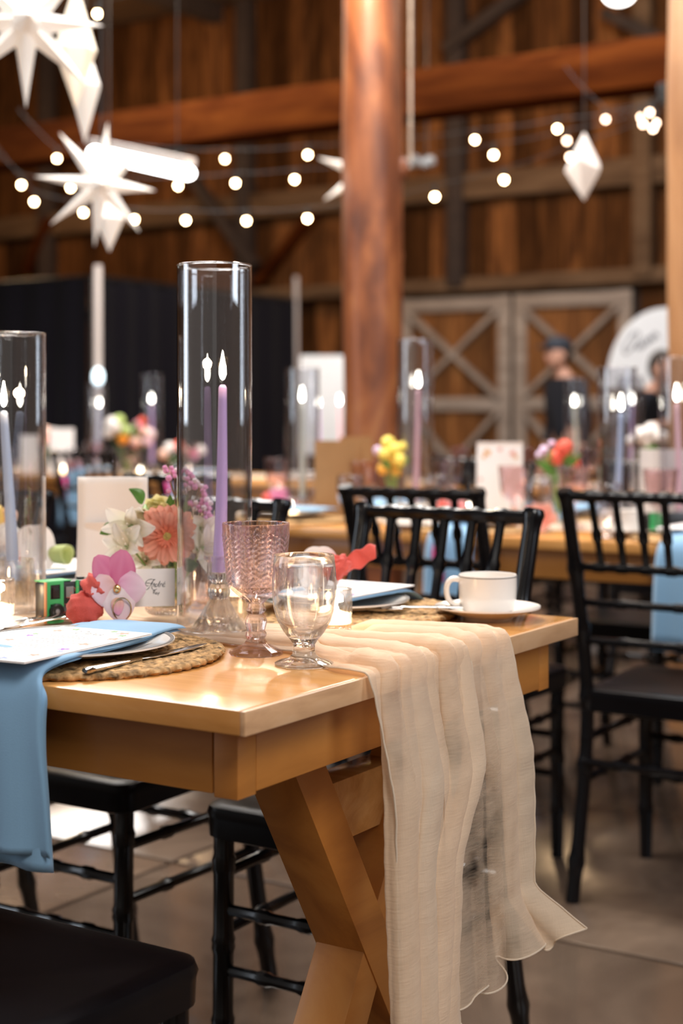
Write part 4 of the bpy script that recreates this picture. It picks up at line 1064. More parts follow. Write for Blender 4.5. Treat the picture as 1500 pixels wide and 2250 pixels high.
def make_menu(label, loc, rz, simple=False):
    t = thing('menu_card', label, 'menu', loc, rz)
    MB().box((0, 0, 0), (.140, .250, .0009)).build('card', M['paper'], t)
    if simple: return t
    MB().box((.001, -.001, -.0013), (.140, .250, .0008)).build('backing_card', M['paper_pink'], t)
    sc = .052/146
    m = script_mb(MENU_STR, sc, (73, 30), .00038); m.xform(Matrix.Translation((0, .088, .0006)) @ Matrix.Rotation(-pi/2, 4, 'X') @ Matrix.Scale(.3, 4, (0, 1, 0))); m.build('title_lettering', M['ink_soft'], t)
    m = MB(); random.seed(11); y = .062
    for k in range(13):
        if k in (3, 7, 10): y -= .009
        L = rnd(.024, .038) if k not in (0, 4, 8) else .014
        x = -L
        while x < L:
            q = rnd(.003, .009); m.box((x+q/2, y+rnd(-.0002, .0002), .00062), (q, .0011, .0002)); x += q+.0018
        y -= .0088
    m.build('printed_lines', M['ink_pale'], t, smooth=False)
    for k, (x, y, r, mt) in enumerate([(.052, -.030, .009, 'p_purple'), (.058, -.046, .006, 'p_blue'), (.050, .012, .010, 'p_pink'), (.057, .062, .010, 'p_pink'), (.050, .090, .007, 'p_green'), (.040, .106, .010, 'p_pink'), (.020, .114, .006, 'p_green'),
                                       (-.054, -.06, .009, 'p_purple'), (-.060, -.045, .006, 'p_blue'), (-.055, .0, .008, 'p_pink'), (-.056, .040, .007, 'p_purple'), (-.058, .055, .005, 'p_green'), (-.050, .09, .009, 'p_pink'), (-.035, .108, .007, 'p_green'), (.048, -.08, .009, 'p_pink'), (-.048, -.1, .009, 'p_pink'), (.03, -.112, .008, 'p_blue')]):
        ol = [(x+r*(.72+.28*cos(5*a))*cos(a+k), y+r*(.72+.28*cos(5*a))*sin(a+k)) for a in [2*pi*i/30 for i in range(30)]]
        MB().prism(ol, .0004, .0006).build('printed_flower', M[mt], t, smooth=False)
    return t

# ---- gauze runner ------------------------------------------------
def fold(t, s, ph=0.0):
    """pleats of the gauze: returns (outward 0..1, sideways -1..1, fine outward, fine sideways)"""
    a = 2*pi*6.8*t+.9*sin(s*3.1+ph)+.7*sin(s*6.3+t*8)+1.3*sin(t*11+ph*2)
    b = 2*pi*17.3*t+1.6*sin(s*4.2+t*7+ph)
    return .5+.5*cos(a), sin(a), .5+.5*cos(b), sin(b)
EDGE = [(-2.4, .25), (-.62, .28), (-.34, .352), (-.17, .350), (-.115, .292), (-.02, .240), (0, .236)]
PRESS = [(-.385, .172, .175), (-.33, .695, .175)]+[(q.x, q.y, r_) for q, r_ in ((on(562, 1.926, 0), .040), (on(668, 1.838, 0), .042), (on(737, 2.085, 0), .028), (on(471, 2.112, 0), .057), (on(25, 2.32, 0), .057),
        (on(369, 2.26, 0), .036), (on(-6, 2.17, 0), .03), (on(438, 2.36, 0), .026), (on(521, 2.42, 0), .03), (on(1071, 2.262, 0), .04), (on(127, 2.19, 0), .05), (on(243, 2.46, 0), .07))]
def gauze_layer(parent, name, t0, t1, hang, off, yl, yr, alpha, nt=120, ph=0.0, table=True, flare=None):
    ss = []
    if table:
        x = -2.36
        while x < -.02: ss.append(x); x += .016 if x > -1.2 else .05
    else: ss.append(-.06)
    ss += [-.012, -.006, 0, .004, .009, .014]
    n = 64; ss += [.014+(1-.014)*(k+1)/n for k in range(n)]   # last part is the fraction of the hanging length
    vs = []; cols = []
    for s in ss:
        for j in range(nt):
            q = j/(nt-1); t = t0+(t1-t0)*q
            if s <= .014:
                y_l = lerp(EDGE, s) if t0 == 0 else yl(0); y = y_l+(yr(0)-y_l)*q
                g, sd_, g3, s3 = fold(t, s*1.4, ph); g = .75*g+.25*g3
                wob = .012*sin(s*5+ph)+.008*sin(s*13)
                edge = min(1, min(q, 1-q)*9+.15)
                near = max(0, 1+s/.45) if s > -.45 else 0      # bunches up a little towards the table end
                prs = min(1.0, max(0.0, min((sqrt((s-a)**2+(y-b)**2)-c)/.03 for a, b, c in PRESS)))
                h = .0010+((.0050+.0190*near)*g*edge+.0012*abs(sin(s*60+t*30))*edge)*prs
                h *= 1 if s < -.02 else .85
                if s <= 0: X, Z = min(s, -.004), TZ+off*.3+h
                else:
                    a = s/.014*pi/2; X = -.004+(.004+off*.5+h*.6)*sin(a); Z = TZ-.004+off*.3+(.004+h)*cos(a)
                y += wob*(1 if s < -.1 else max(0, -s/.1))+(.008*sd_+.003*s3)*edge*prs
                vs.append((X, y, Z)); fr = 0
            else:
                f = (s-.014)/(1-.014); ln = hang(q); d = f*ln
                y = yl(d)+(yr(d)-yl(d))*q
                g, sd_, g3, s3 = fold(t, d*1.0, ph); edg = min(1, min(q, 1-q)*12+.25)
                k_ = min(1, d/.14); y += ((.008+.012*k_)*sd_+(.003+.003*k_)*s3)*edg
                X = .002+off*(.4+.6*k_)+.045*d+(.004+.018*k_)*g+(.002+.003*k_)*g3+.0010*sin(d*170+t*60)*.5
                Z = TZ-.010-d
                if flare:
                    ex, ey, ez = flare(q, f); X += ex; y += ey; Z += ez
                vs.append((X, y, Z))
            a_ = alpha(q, 0 if s <= .014 else (s-.014)); cols.append((a_, a_, a_))
    fs = [(i*nt+j, (i+1)*nt+j, (i+1)*nt+j+1, i*nt+j+1) for i in range(len(ss)-1) for j in range(nt-1)]
    return MB().add(vs, fs, cols).build(name, M['gauze'], parent, weld=False, angle=180)
gr = thing('table_runner', 'cream crinkled gauze runner lying down the foreground table and hanging off its end', 'runner', (0, 0, 0))
gauze_layer(gr, 'long_layer', 0, .62, lambda q: .67+.012*sin(q*21), .008, lambda d: lerp([(0, .236), (.3, .240), (.6, .240)], d),
            lambda d: lerp([(0, .485), (.10, .478), (.26, .392), (.42, .372), (.6, .365)], d), lambda q, f: .45+.7*(abs(sin(q*6.5+f*2))**3), 200, 0.0)
gauze_layer(gr, 'short_layer', .42, 1.0, lambda q: .435-.035*q+.010*sin(q*16)-.004*sin(q*41), .002, lambda d: .36,
            lambda d: lerp([(0, .612), (.12, .620), (.33, .605), (.5, .60)], d), lambda q, f: (.5+1.5*max(0, 1-abs(q-.42)*3.0))*(.5+min(1, f*3)) if f > 0 else .5, 170, 1.9,
            flare=lambda q, f: ((.055*max(0, (f-.80)/.20)*max(0, (q-.70)/.30)), (.050*max(0, (f-.82)/.18)*max(0, (q-.6)/.4)), .015*max(0, (f-.8)/.2)*max(0, (q-.6)/.4)))
def hem(layer, nt, j, name):
    """rolled selvedge along one column of the cloth grid"""
    vs = [Vector(v.co) for v in layer.data.vertices]; rows = len(vs)//nt
    pts = [vs[i*nt+j]+Vector((.0006, 0, .0002)) for i in range(rows) if vs[i*nt+j].x > -1.2]
    MB().tube(pts, .0013, 6).build(name, M['cream_cloth'], gr)
LY = {o.name: o for o in KIDS[gr.name]}
hem(LY['long_layer'], 200, 0, 'selvedge'); hem(LY['long_layer'], 200, 199, 'selvedge'); hem(LY['short_layer'], 170, 169, 'selvedge')
for nm, nt in (('long_layer', 200), ('short_layer', 170)):
    vs = LY[nm].data.vertices; rows = len(vs)//nt
    MB().tube([Vector(vs[(rows-1)*nt+j].co) for j in range(0, nt)], .0013, 6).build('selvedge', M['cream_cloth'], gr)

# ================================================================== THE FOREGROUND TABLE, LAID
A1 = Vector((-.385, .166, TZ)); A2 = Vector((-.33, .695, TZ))
make_mat('round woven seagrass placemat under the nearest plate', A1+Vector((0, .006, 0)), 0, R=.177)
make_mat('round woven seagrass placemat on the far side beside the coffee cup', A2, 1.0, R=.178)
make_plate('white plate with a thin dark rim line under the nearest folded blue napkin', A1+Vector((.004, -.012, .0085)), 0)
make_plate('white plate with menu and blue napkin behind the water glass', A2+Vector((-.005, 0, .0085)), 0, R=.115)
loc_edge = .166+.001
nap = make_napkin('dusty blue napkin lying under the floral menu and hanging over the table edge', A1, 0)
make_menu('white floral menu card with flower border lying on the nearest plate', (-.362, .088, TZ+.0298), .09)
menu2 = make_menu('white menu card on the far plate behind the water glass', A2+Vector((-.005, .0, .036)), pi)
m = sheet([(-.115, .030), (-.05, .030), (.04, .029), (.11, .027), (.15, .012), (.165, .002)], lambda u: .07, lambda u: -.085, lambda u: .006, lambda u, w_: .0016*sin(w_*8+u*5), m=14, seg_sub=4)
t = thing('napkin', 'folded blue napkin under the far menu card, partly showing behind the water glass', 'napkin', A2, 0); m.build('folded_cloth', M['blue_cloth'], t, angle=180)

# cutlery
p0 = at(190, 1479, 1009/(1479-HZ)*.975); p1 = at(470, 1414, 1009/(1414-HZ)*.975)
kx = on(186, 1.722, 0); ky = on(470, 1.945, 0)
an = atan2(ky.y-kx.y, ky.x-kx.x)-pi/2
make_knife('polished steel knife on the right side of the nearest placemat', (kx.x, kx.y, TZ+.0128), an).scale = (1, 1.13, 1)
def fork_to(tip, ang, label, z=TZ+.012, rx=0.0):
    d = Vector((-sin(ang), cos(ang), 0)); q = Vector((tip.x, tip.y, 0))-d*.197
    return make_fork(label, (q.x, q.y, z), ang)
fork_to(on(118, 2.17, 0), .06, 'steel fork whose four tines show left of the menu', TZ+.0155)
fork_to(on(203, 2.185, 0), .02, 'steel fork whose tine tips show just behind the menu beside the coral ribbon', TZ+.0155)
fk = on(790, 2.235, 0); make_fork('steel fork on the far placemat, nearer the votive glass', (fk.x+.11, fk.y+.10, TZ+.0155), radians(128))
fk = on(852, 2.235, 0); make_fork('steel fork on the far placemat, nearer the coffee cup', (fk.x+.12, fk.y+.10, TZ+.0155), radians(126))

# glasses
gp = on(562, 1.926, TZ); make_goblet('pink pressed-glass goblet with herringbone pattern behind the placemat edge', gp, .1, M['glass_pink'])
wp = on(668, 1.838, TZ+.001); make_waterglass('clear short-stemmed water glass in front of the gauze runner', wp, 0, M['glass'])
vp = on(737, 2.085, TZ+.008); make_votive('small pressed-glass votive with lit tealight right of the water glass', vp, 0); candle_light(vp+Vector((0, 0, .045)), .35)

# coffee cup and saucer
cp = on(1071, 2.262, TZ)
make_saucer('white saucer under the coffee cup at the far corner of the foreground table', cp, 0)
make_cup('white coffee cup with a thin grey rim line, handle to the left', cp+Vector((0, 0, .0062)), TH+.10)
sp = on(-62, 2.08, TZ); make_saucer('white saucer cut off at the left edge beside the fork tines', sp, 0)

# tall glass cylinders with tapers
hp1 = on(471, 2.112, TZ+.006); hp2 = on(25, 2.32, TZ+.006)
make_tube('tallest clear glass cylinder with the lilac candle inside', hp1, .509)
make_tube('clear glass cylinder with the pale blue candle at the left edge', hp2, .425)
c1 = on(481, 2.112, TZ+.006); c2 = on(29, 2.32, TZ+.006)
make_holder('faceted clear glass candlestick holding the lilac candle', c1, 0)
make_taper('lilac taper candle burning in the tallest glass cylinder', c1, M['wax_purple'], .08, .338, lean=(.006, .002), fs=1.05); candle_light(c1+Vector((.006, .002, .375)), .8)
make_taper('pale blue taper candle burning at the left edge', c2, M['wax_blue'], .045, .302, lean=(-.014, -.005), r0=.0098, r1=.0062, fs=1.0); candle_light(c2+Vector((-.014, -.005, .335)), .8)
def tumbler(label, loc, R, H, mat, ribs=16, lit=False):
    t = thing('ribbed_tumbler', label, 'candle holder', loc)
    prof = [(0, 0), (R*.94, 0), (R*.96, .003), (R, H*.5), (R*1.02, H-.001), (R*.99, H), (R*.95, H-.001), (R*.9, .010), (0, .008)]
    MB().lathe(prof, ribs*6, fn=lambda i, r, z, a: r+(.0012*abs(sin(a*ribs/2)) if i in (1, 2, 3, 4) else 0)).build('glass', mat, t, angle=30)
    if lit:
        MB().lathe([(0, .009), (R*.78, .009), (R*.78, .022), (0, .0225)], 20).build('tealight', M['glow'], t); flame(t, 0, 0, .024, .6)
    return t
tumbler('clear ribbed glass holding the foot of the pale blue candle', c2, .032, .078, M['glass_ribbed'])
tv = on(-6, 2.17, TZ+.008); make_votive('pressed-glass votive with lit tealight at the left picture edge', tv, 0, R=.024, H=.062); candle_light(tv+Vector((0, 0, .05)), .3)
tg = on(438, 2.36, TZ+.008); tumbler('small pink pressed-glass tealight cup behind the candlestick', tg, .022, .085, M['glass_pink'], 10)
tg = on(521, 2.42, TZ+.008); tumbler('small clear glass cup behind the pink goblet, left of its stem', tg, .024, .06, M['glass_ribbed'], 12, True)

# ================================================================== FLOWERS
PET = {}
def petal_mesh(key, L, Wd, elev, curl_, c0, c1, shape=.8, cupx=.25, ruffle=0.0, stripe=0.0, nu=10, nv=7):
    """one petal growing along +x from the heart of the flower, the flower facing -y"""
    if key in PET: return PET[key]
    def f(i, j):
        q = (j-.5)*2
        if shape > 0: wd = Wd*.5*(max(0.02, sin(pi*min(.985, (i**shape)*.93+.05))))**.7
        else: wd = Wd*.5*(.30+.70*min(1, i*1.9)**.8)*sqrt(max(.012, 1-(max(0, i-.80)/.20)**2))
        a = L*i; th = elev-curl_*i
        x = a*cos(elev-curl_*i*.5); y = -a*sin(elev-curl_*i*.5)
        z = wd*q
        y += cupx*Wd*.5*q*q*(-1)*(1-.3*i) + ruffle*L*sin(q*9+i*3)*i*i
        return (x, y, z)
    def c(i, j):
        q = (j-.5)*2; k = min(1, i*1.2); st = 1-stripe*(.5+.5*cos(q*13))*(.4+.6*i)
        return tuple((c0[n]*(1-k)+c1[n]*k)*st for n in range(3))
    PET[key] = MB().grid(nu, nv, f, c).mesh('petal', M['petal'], weld=False, angle=180)
    return PET[key]
def add_petals(t, me, n, a0=0.0, jit=.06, off=(0, 0, 0), tilt=.06, sc=1.0):
    for k in range(n):
        o = place(me, 'petal', t, off); s_ = sc*rnd(.93, 1.06)
        R_ = Matrix.Rotation(-(a0+2*pi*k/n+rnd(-jit, jit)), 4, 'Y') @ Matrix.Rotation(rnd(-tilt, tilt), 4, 'Z') @ Matrix.Rotation(rnd(-tilt, tilt)*2, 4, 'X')
        o.rotation_euler = R_.to_euler(); o.scale = (s_, s_, s_)
def flower_base(name, label, cat, p, up=0.0, side=0.0, group=None):
    rz = face_cam(p, side)
    R_ = Matrix.Rotation(rz, 3, 'Z') @ Matrix.Rotation(up, 3, 'X')
    return thing(name, label, cat, p, 0, group, rot=R_.to_euler())
def stem_to(t, p, q, mat=None, r=.0016, bow=.01):
    """green stem from the flower head down into the vase, in the flower's own frame"""
    inv = (Matrix.Translation(Vector(t.location)) @ t.rotation_euler.to_matrix().to_4x4()).inverted()
    a = Vector(p)+Vector((0, .004, 0)); b = Vector(q); mid = (a+b)/2+Vector((0, bow, bow))
    pts = [inv @ (a*(1-u)**2+mid*2*u*(1-u)+b*u*u) for u in [k/8 for k in range(9)]]
    MB().tube(pts, r, 7).build('stem', mat or M['stem'], t)
def leaf(t, a, b, wd, mat=None, bend=.2, world=True):
    """pointed leaf between two world points"""
    inv = (Matrix.Translation(Vector(t.location)) @ t.rotation_euler.to_matrix().to_4x4()).inverted() if world else Matrix.Identity(4)
    a = Vector(a); b = Vector(b); d = b-a; L = d.length; view = (Vector((CAMX, CAMY, CAMZ))-a).normalized(); sd = d.cross(view).normalized(); up = sd.cross(d).normalized()
    def f(i, j):
        q = (j-.5)*2; w_ = wd*.5*max(0, sin(pi*min(.99, i**.8)))**.8
        return inv @ (a+d*i+sd*w_*q+up*(bend*L*sin(pi*i)*.3-abs(q)*w_*.35)+sd*bend*L*sin(pi*i))
    MB().grid(12, 5, f).build('leaf', mat or M['leaf'], t, weld=False, angle=180)
vb = on(369, 2.26, TZ+.008)
vase = thing('flower_vase', 'ribbed clear glass flower vase behind the André name card'.replace('André ', ''), 'vase', vb)
prof = [(0, 0), (.029, 0), (.032, .003)]+[(.033, .003+.082*k/20) for k in range(1, 21)]+[(.0335, .087), (.0325, .088), (.0312, .086), (.0308, .012), (0, .009)]
MB().lathe(prof, 120, fn=lambda i, r, z, a: r+(.0009*abs(sin(a*13+z*140))+.0009*abs(sin(a*13-z*140)) if 2 < i < 16 and z < .06 else (.0008*abs(sin(a*13)) if 2 < i < 23 else 0))).build('glass', M['glass_ribbed'], vase, angle=30)
MB().lathe([(0, .012), (.030, .012), (.030, .060), (0, .060)], 32).build('water', M['water'], vase)
VB = vb+Vector((0, 0, .02))
def inv(k): return VB+Vector((.018*cos(k*2.4), .018*sin(k*2.4), 0))
# coral gerbera
p = at(366, 1176, 2.205); gb = flower_base('gerbera', 'large coral pink gerbera daisy facing forward above the vase', 'flower', p, up=.22, side=.12)
C0, C1 = (.92, .22, .10), (.95, .46, .34)
add_petals(gb, petal_mesh('gb_out', .0465, .0135, .10, .25, C0, C1, 0, .25, stripe=.16, nu=14), 24, 0, .05, (0, .002, 0))
add_petals(gb, petal_mesh('gb_mid', .0405, .0125, .30, .25, C0, C1, 0, .25, stripe=.16, nu=14), 19, .1, .08, (0, 0, 0))
add_petals(gb, petal_mesh('gb_in', .0190, .0050, .65, .5, (.85, .18, .09), (.92, .30, .18), .6, .3), 22, .2, .12, (0, -.002, 0))
MB().ball((0, -.003, 0), .0095, 20, 12, (1, .45, 1), lambda d: 1+.07*sin(d.x*40)*sin(d.z*40)).build('flower_heart', plain('gerbera_heart', (.50, .36, .10), rough=.8, var=.3, scale=300), gb)
stem_to(gb, p, inv(0), r=.0022)
# alstroemeria: white
WH0, WH1 = (.80, .78, .50), (.90, .86, .80)
def alstro(label, px, py, D, up, side, sc, k, ang0=.3, leafs=()):
    p = at(px, py, D); t = flower_base('alstroemeria', label, 'flower', p, up, side, 'white alstroemeria in the foreground vase')
    add_petals(t, petal_mesh('al_w', .040, .026, .95, .95, WH0, WH1, .85, .30, .02, .05), 3, ang0, .1, sc=sc, tilt=.12)
    add_petals(t, petal_mesh('al_n', .038, .018, 1.05, .80, (.88, .80, .55), WH1, .85, .35, .01, .22), 3, ang0+1.05, .1, (0, -.002, 0), sc=sc, tilt=.12)
    m = MB()
    for a in range(5):
        e = Vector((.007*cos(a*1.26), -.024, .007*sin(a*1.26)))*sc; m.tube([(0, 0, 0), e], .0005, 5); m.ball(tuple(e), .0014, 6, 4)
    m.build('stamen', M['wax_white'], t)
    MB().tube([(0, .012*sc, 0), (0, .004, 0), (0, -.006*sc, 0)], [.002, .0045*sc, .007*sc], 10).build('calyx', M['stem'], t)
    stem_to(t, p, inv(k))
    for a, b, w_ in leafs: leaf(t, at(*a), at(*b), w_)
    return t
alstro('white alstroemeria bloom left of the gerbera, petals open toward the tall card', 290, 1155, 2.20, .1, -.35, 1.12, 1, .2, [((258, 1167, 2.21), (219, 1173, 2.21), .020)])
alstro('white alstroemeria bloom low left, just above the pink orchid card', 283, 1203, 2.19, -.3, -.5, 1.05, 2, .9)
alstro('white alstroemeria bud standing highest beside the tall card', 318, 1122, 2.22, .75, -.1, .95, 3, .5, [((313, 1108, 2.215), (283, 1074, 2.215), .017)])
alstro('white alstroemeria bloom right of the gerbera, seen through the tall glass', 437, 1160, 2.26, .25, .5, 1.0, 4, .1)
alstro('white alstroemeria bloom lowest on the right, seen through the glass cylinder', 440, 1205, 2.24, -.2, .6, 1.05, 5, .6)
alstro('white alstroemeria bloom under the gerbera near the vase rim', 322, 1233, 2.23, -.5, -.2, .9, 6, .6)
# yellow carnation
p = at(347, 1112, 2.25); t = flower_base('carnation', 'pale yellow carnation behind the gerbera', 'flower', p, .5, -.1)
for k, (n, e, sc_) in enumerate([(8, .35, 1.0), (7, .7, .9), (6, 1.0, .8), (5, 1.3, .7)]):
    add_petals(t, petal_mesh('ca%d' % k, .024, .022, e, .5, (.80, .74, .30), (.90, .84, .48), .95, .2, .05), n, k*.4, .15, (0, -.002*k, 0), sc=sc_, tilt=.2)
stem_to(t, p, inv(7))
# upright green leaves
t = thing('leaf_sprig', 'sprig of upright dark green leaves between gerbera and gypsophila', 'leaf', vb+Vector((0, 0, .03)))
for a, b, w_, mt in [((362, 1125, 2.24), (374, 1086, 2.24), .012, 'leaf'), ((372, 1130, 2.24), (383, 1098, 2.24), .010, 'leaf'), ((401, 1130, 2.25), (411, 1086, 2.25), .011, 'stem'), ((330, 1130, 2.24), (320, 1108, 2.24), .010, 'leaf_dark'),
                     ((400, 1238, 2.24), (436, 1240, 2.24), .020, 'leaf_dark'), ((390, 1225, 2.24), (372, 1245, 2.23), .018, 'leaf_dark'), ((345, 1135, 2.24), (335, 1118, 2.24), .012, 'leaf_dark')]:
    leaf(t, at(*a), at(*b), w_, M[mt], .12)
MB().tube([(0, 0, 0), (.004, 0, .06), at(372, 1130, 2.245)-(vb+Vector((0, 0, .03)))], .0014, 6).build('stem', M['stem'], t)
# gypsophila
random.seed(5)
def gyps(label, pts, base, k, D=2.25):
    t = thing('gypsophila', label, 'flower', vb+Vector((0, 0, .03)), 0)
    o = Vector(t.location); b0 = inv(k)-o; bj = at(base[0], base[1], D)-o
    MB().tube([b0, b0.lerp(bj, .5)+Vector((.002, 0, .01)), bj], .0009, 6).build('stem', M['twig'], t)
    br = MB()
    gm = [MB().ball((0, 0, 0), .0042, 10, 7, (1, 1, .9), lambda d: 1+.14*sin(d.x*9+d.z*4)*sin(d.y*8+1)).mesh('blossom', M[q]) for q in ('gyp', 'gyp_w')]
    for i, (x, y, w_) in enumerate(pts):
        q = at(x, y, D+rnd(-.02, .02))-o; mid = bj.lerp(q, .55)+Vector((rnd(-.004, .004), 0, -.003))
        br.tube([bj, mid, q], [.0006, .0005, .0004], 4)
        ob = place(gm[w_], 'blossom', t, q); ob.scale = (rnd(.85, 1.25),)*3
    br.build('twigs', M['twig'], t)
gyps('pink gypsophila cluster left of the tall glass cylinder rim line', [(365, 1034, 0), (380, 1037, 0), (371, 1050, 0), (384, 1046, 0), (371, 1078, 0), (388, 1032, 1), (394, 1040, 0), (362, 1027, 0), (377, 1028, 0)], (384, 1092), 8, 2.23)
gyps('pink and white gypsophila cluster seen through the tall glass cylinder',
     [(400, 1035, 0), (407, 1030, 1), (412, 1037, 0), (418, 1042, 0), (423, 1047, 0), (404, 1050, 1), (412, 1052, 0), (428, 1055, 1), (433, 1060, 1), (420, 1062, 0), (407, 1065, 0), (437, 1065, 1), (446, 1078, 0), (452, 1070, 0), (449, 1087, 0), (443, 1068, 1), (415, 1072, 1), (428, 1070, 0), (406, 1080, 1)], (415, 1110), 9)
gyps('low pink gypsophila cluster beside the lilac candle', [(418, 1105, 0), (424, 1110, 0), (430, 1104, 1), (436, 1113, 0), (442, 1106, 0), (448, 1115, 1), (454, 1108, 0), (460, 1117, 0), (440, 1122, 0), (450, 1127, 0), (458, 1128, 0), (428, 1118, 1), (463, 1105, 1), (455, 1098, 1), (445, 1098, 0), (464, 1135, 0), (452, 1138, 0)], (430, 1150), 10)

# ================================================================== CARDS, CAMERA, ORCHID TAGS
p = at(257, 1362, 2.10); p.z = .7795
og = make_tag('pink printed orchid napkin ring card tied with coral ribbon behind the nearest napkin', p, face_cam(p), M['coral_cloth'])
hairs(og, M['coral_cloth'], (-.045, .012, .018), .029, 160, (.86, .62, 1.0))
p = at(318, 1333, 2.125)
nc = thing('name_card', 'small white name card reading André Roy tucked behind the orchid card'.replace('André Roy', 'a first and last name'), 'card', p, face_cam(p, .10))
MB().box((0, 0, .0265), (.085, .0007, .053)).build('card', M['paper_pink'], nc)
MB().add([(-.0425, .0005, .053), (.0425, .0005, .053), (.0425, .022, .001), (-.0425, .022, .001)], [(0, 1, 2, 3)]).build('rear_leaf', M['paper_pink'], nc, weld=False)
NS = [[(690, 478), (620, 482), (520, 465), (400, 500), (330, 600), (345, 680), (390, 715), (430, 690)], [(330, 620), (262, 700), (285, 800), (355, 845), (440, 790), (530, 640), (600, 530), (655, 480)],
      [(612, 500), (560, 640), (548, 760), (600, 855), (680, 862), (735, 825)], [(340, 605), (450, 605), (560, 625)],
      [(622, 600), (598, 745)], [(604, 700), (655, 625), (668, 660), (648, 738), (690, 745)], [(765, 648), (705, 655), (692, 722), (730, 748), (785, 670), (860, 538)], [(856, 548), (802, 735), (838, 752)],
      [(878, 630), (852, 745)], [(862, 700), (905, 632), (930, 652)], [(915, 705), (1000, 685), (1035, 640), (985, 625), (945, 690), (960, 752), (1045, 735)], [(1018, 600), (1045, 560)],
      [(600, 880), (612, 1012)], [(606, 890), (652, 880), (662, 920), (612, 945)], [(625, 940), (672, 1012)], [(735, 965), (708, 955), (692, 985), (708, 1018), (738, 1010), (745, 980), (735, 965)], [(765, 950), (795, 1012)], [(838, 940), (800, 1010), (770, 1062)]]
NS = [[(x, y) for x, y in st] for st in NS]
sc_ = 2.125/F*90/1500
m = script_mb(NS, sc_, (300, 1333-1245), .00042)
m = MB(); m = script_mb(NS, sc_, (300, 1466), .00042); m.xform(Matrix.Translation((0, -.0006, 0)) @ Matrix.Scale(.3, 4, (0, 1, 0))); m.build('name_lettering', M['ink'], nc)

p = on(243, 2.46, TZ+.009); t = thing('table_card', 'tall blank white card slightly bowed, standing behind the flower vase', 'card', p, face_cam(p, -.15))
def f(i, j): return ((j-.5)*.118*(1-.02*i), .012*sin(pi*i)*1+.02*i+.006*sin(pi*j), .195*i)
me_ = MB().grid(16, 8, f); me_.c = None; o = me_.build('card', M['paper_pink'], t, weld=False, angle=180)
so = o.modifiers.new('thick', 'SOLIDIFY'); so.thickness = .0012
MB().bar((-.02, .02, .12), (-.02, .075, .0), .05, .0012).build('prop_strut', M['paper_pink'], t)
# single-use camera in a green card sleeve
p = on(127, 2.19, TZ+.006); t = thing('disposable_camera', 'small green and black single-use camera left of the coral ribbon', 'camera', p, face_cam(p, .55))
MB().box((.016, 0, .030), (.092, .030, .058)).build('body', M['black_plastic'], t, bevel=.004)
MB().box((-.0295, -.0150, .030), (.0025, .0045, .0592)).build('orange_sleeve_edge', M['orange_plastic'], t, bevel=.0005)
MB().box((-.0255, -.0165, .030), (.0055, .0016, .059)).build('sleeve_strip', M['green_plastic'], t)
for x, wd in ((-.0035, .0055), (.0225, .005)): MB().box((x, -.0165, .030), (wd, .0016, .059)).build('sleeve_strip', M['green_plastic'], t)
for z, h in ((.0575, .0045), (.031, .007), (.003, .006)): MB().box((-.014, -.0164, z), (.022, .0015, h)).build('sleeve_band', M['green_plastic'], t)
MB().box((-.008, 0, .0597), (.044, .030, .0014)).build('sleeve_top', M['green_plastic'], t)
m = MB().lathe([(0, 0), (.0115, 0), (.0115, .006), (.0095, .0085), (.005, .0065), (0, .006)], 28).xform(Matrix.Translation((-.014, -.0165, .017)) @ Matrix.Rotation(pi/2, 4, 'X')); m.build('lens_ring', M['black_plastic'], t)
MB().ball((-.014, -.0225, .017), .004, 12, 8, (1, .4, 1)).build('lens', M['grey_plastic'], t)
MB().box((-.013, -.0160, .0435), (.012, .0025, .015)).build('viewfinder_window', M['black_plastic'], t, bevel=.0008)
MB().box((.010, -.0160, .043), (.013, .0025, .016)).build('flash_window', M['grey_plastic'], t, bevel=.001)
MB().lathe([(0, 0), (.006, 0), (.006, .003), (0, .004)], 16, c=(.038, 0, .059)).build('film_counter', M['black_plastic'], t)

# orchid cards of the other places, seen from behind
def ribbon_tail(t, mat):
    def f(i, j):
        q = (j-.5)*2; w_ = .010+.008*sin(pi*i)*(1-.3*i); a = .5*sin(i*4)
        return (-.036-.050*i, .010+w_*q*sin(a)+.003*sin(i*9+q*2), .048+.022*i**1.3+w_*q*cos(a)+.002*sin(i*14+q*3))
    o = MB().grid(26, 9, f).build('ribbon_tail', mat, t, weld=False, angle=180)
    so = o.modifiers.new('thick', 'SOLIDIFY'); so.thickness = .0012
p = on(701, 2.30, TZ+.03)
t = thing('orchid_card', 'white scalloped orchid card back with coral ribbon seen through the water glass', 'napkin ring', p, face_cam(p, pi))
def scallop(t, s_=1.0, z0=0.0, nm='card_back'):
    ol = []
    for k in range(60):
        a = 2*pi*k/60; r = .034*s_*(1+.10*abs(cos(a*2.5+.8)))*(1 if sin(a) > -.3 else .95); ol.append((r*.92*cos(a), .036+r*1.12*sin(a)))
    MB().prism(ol, -.0008, .0008).xform(Matrix.Rotation(pi/2, 4, 'X')).build(nm, M['paper_pink'], t, smooth=False)
scallop(t)
ribbon(t, M['coral_cloth'], 1, False); ribbon_tail(t, M['coral_cloth']); hairs(t, M['coral_cloth'], (-.075, .010, .066), .008, 50, (1.2, .6, 1.0))
p = on(76, 2.60, TZ+.035)
t = thing('orchid_card', 'white scalloped back of an orchid napkin ring with pale green ribbon roll at left', 'napkin ring', p, face_cam(p, pi)); scallop(t, 1.15)
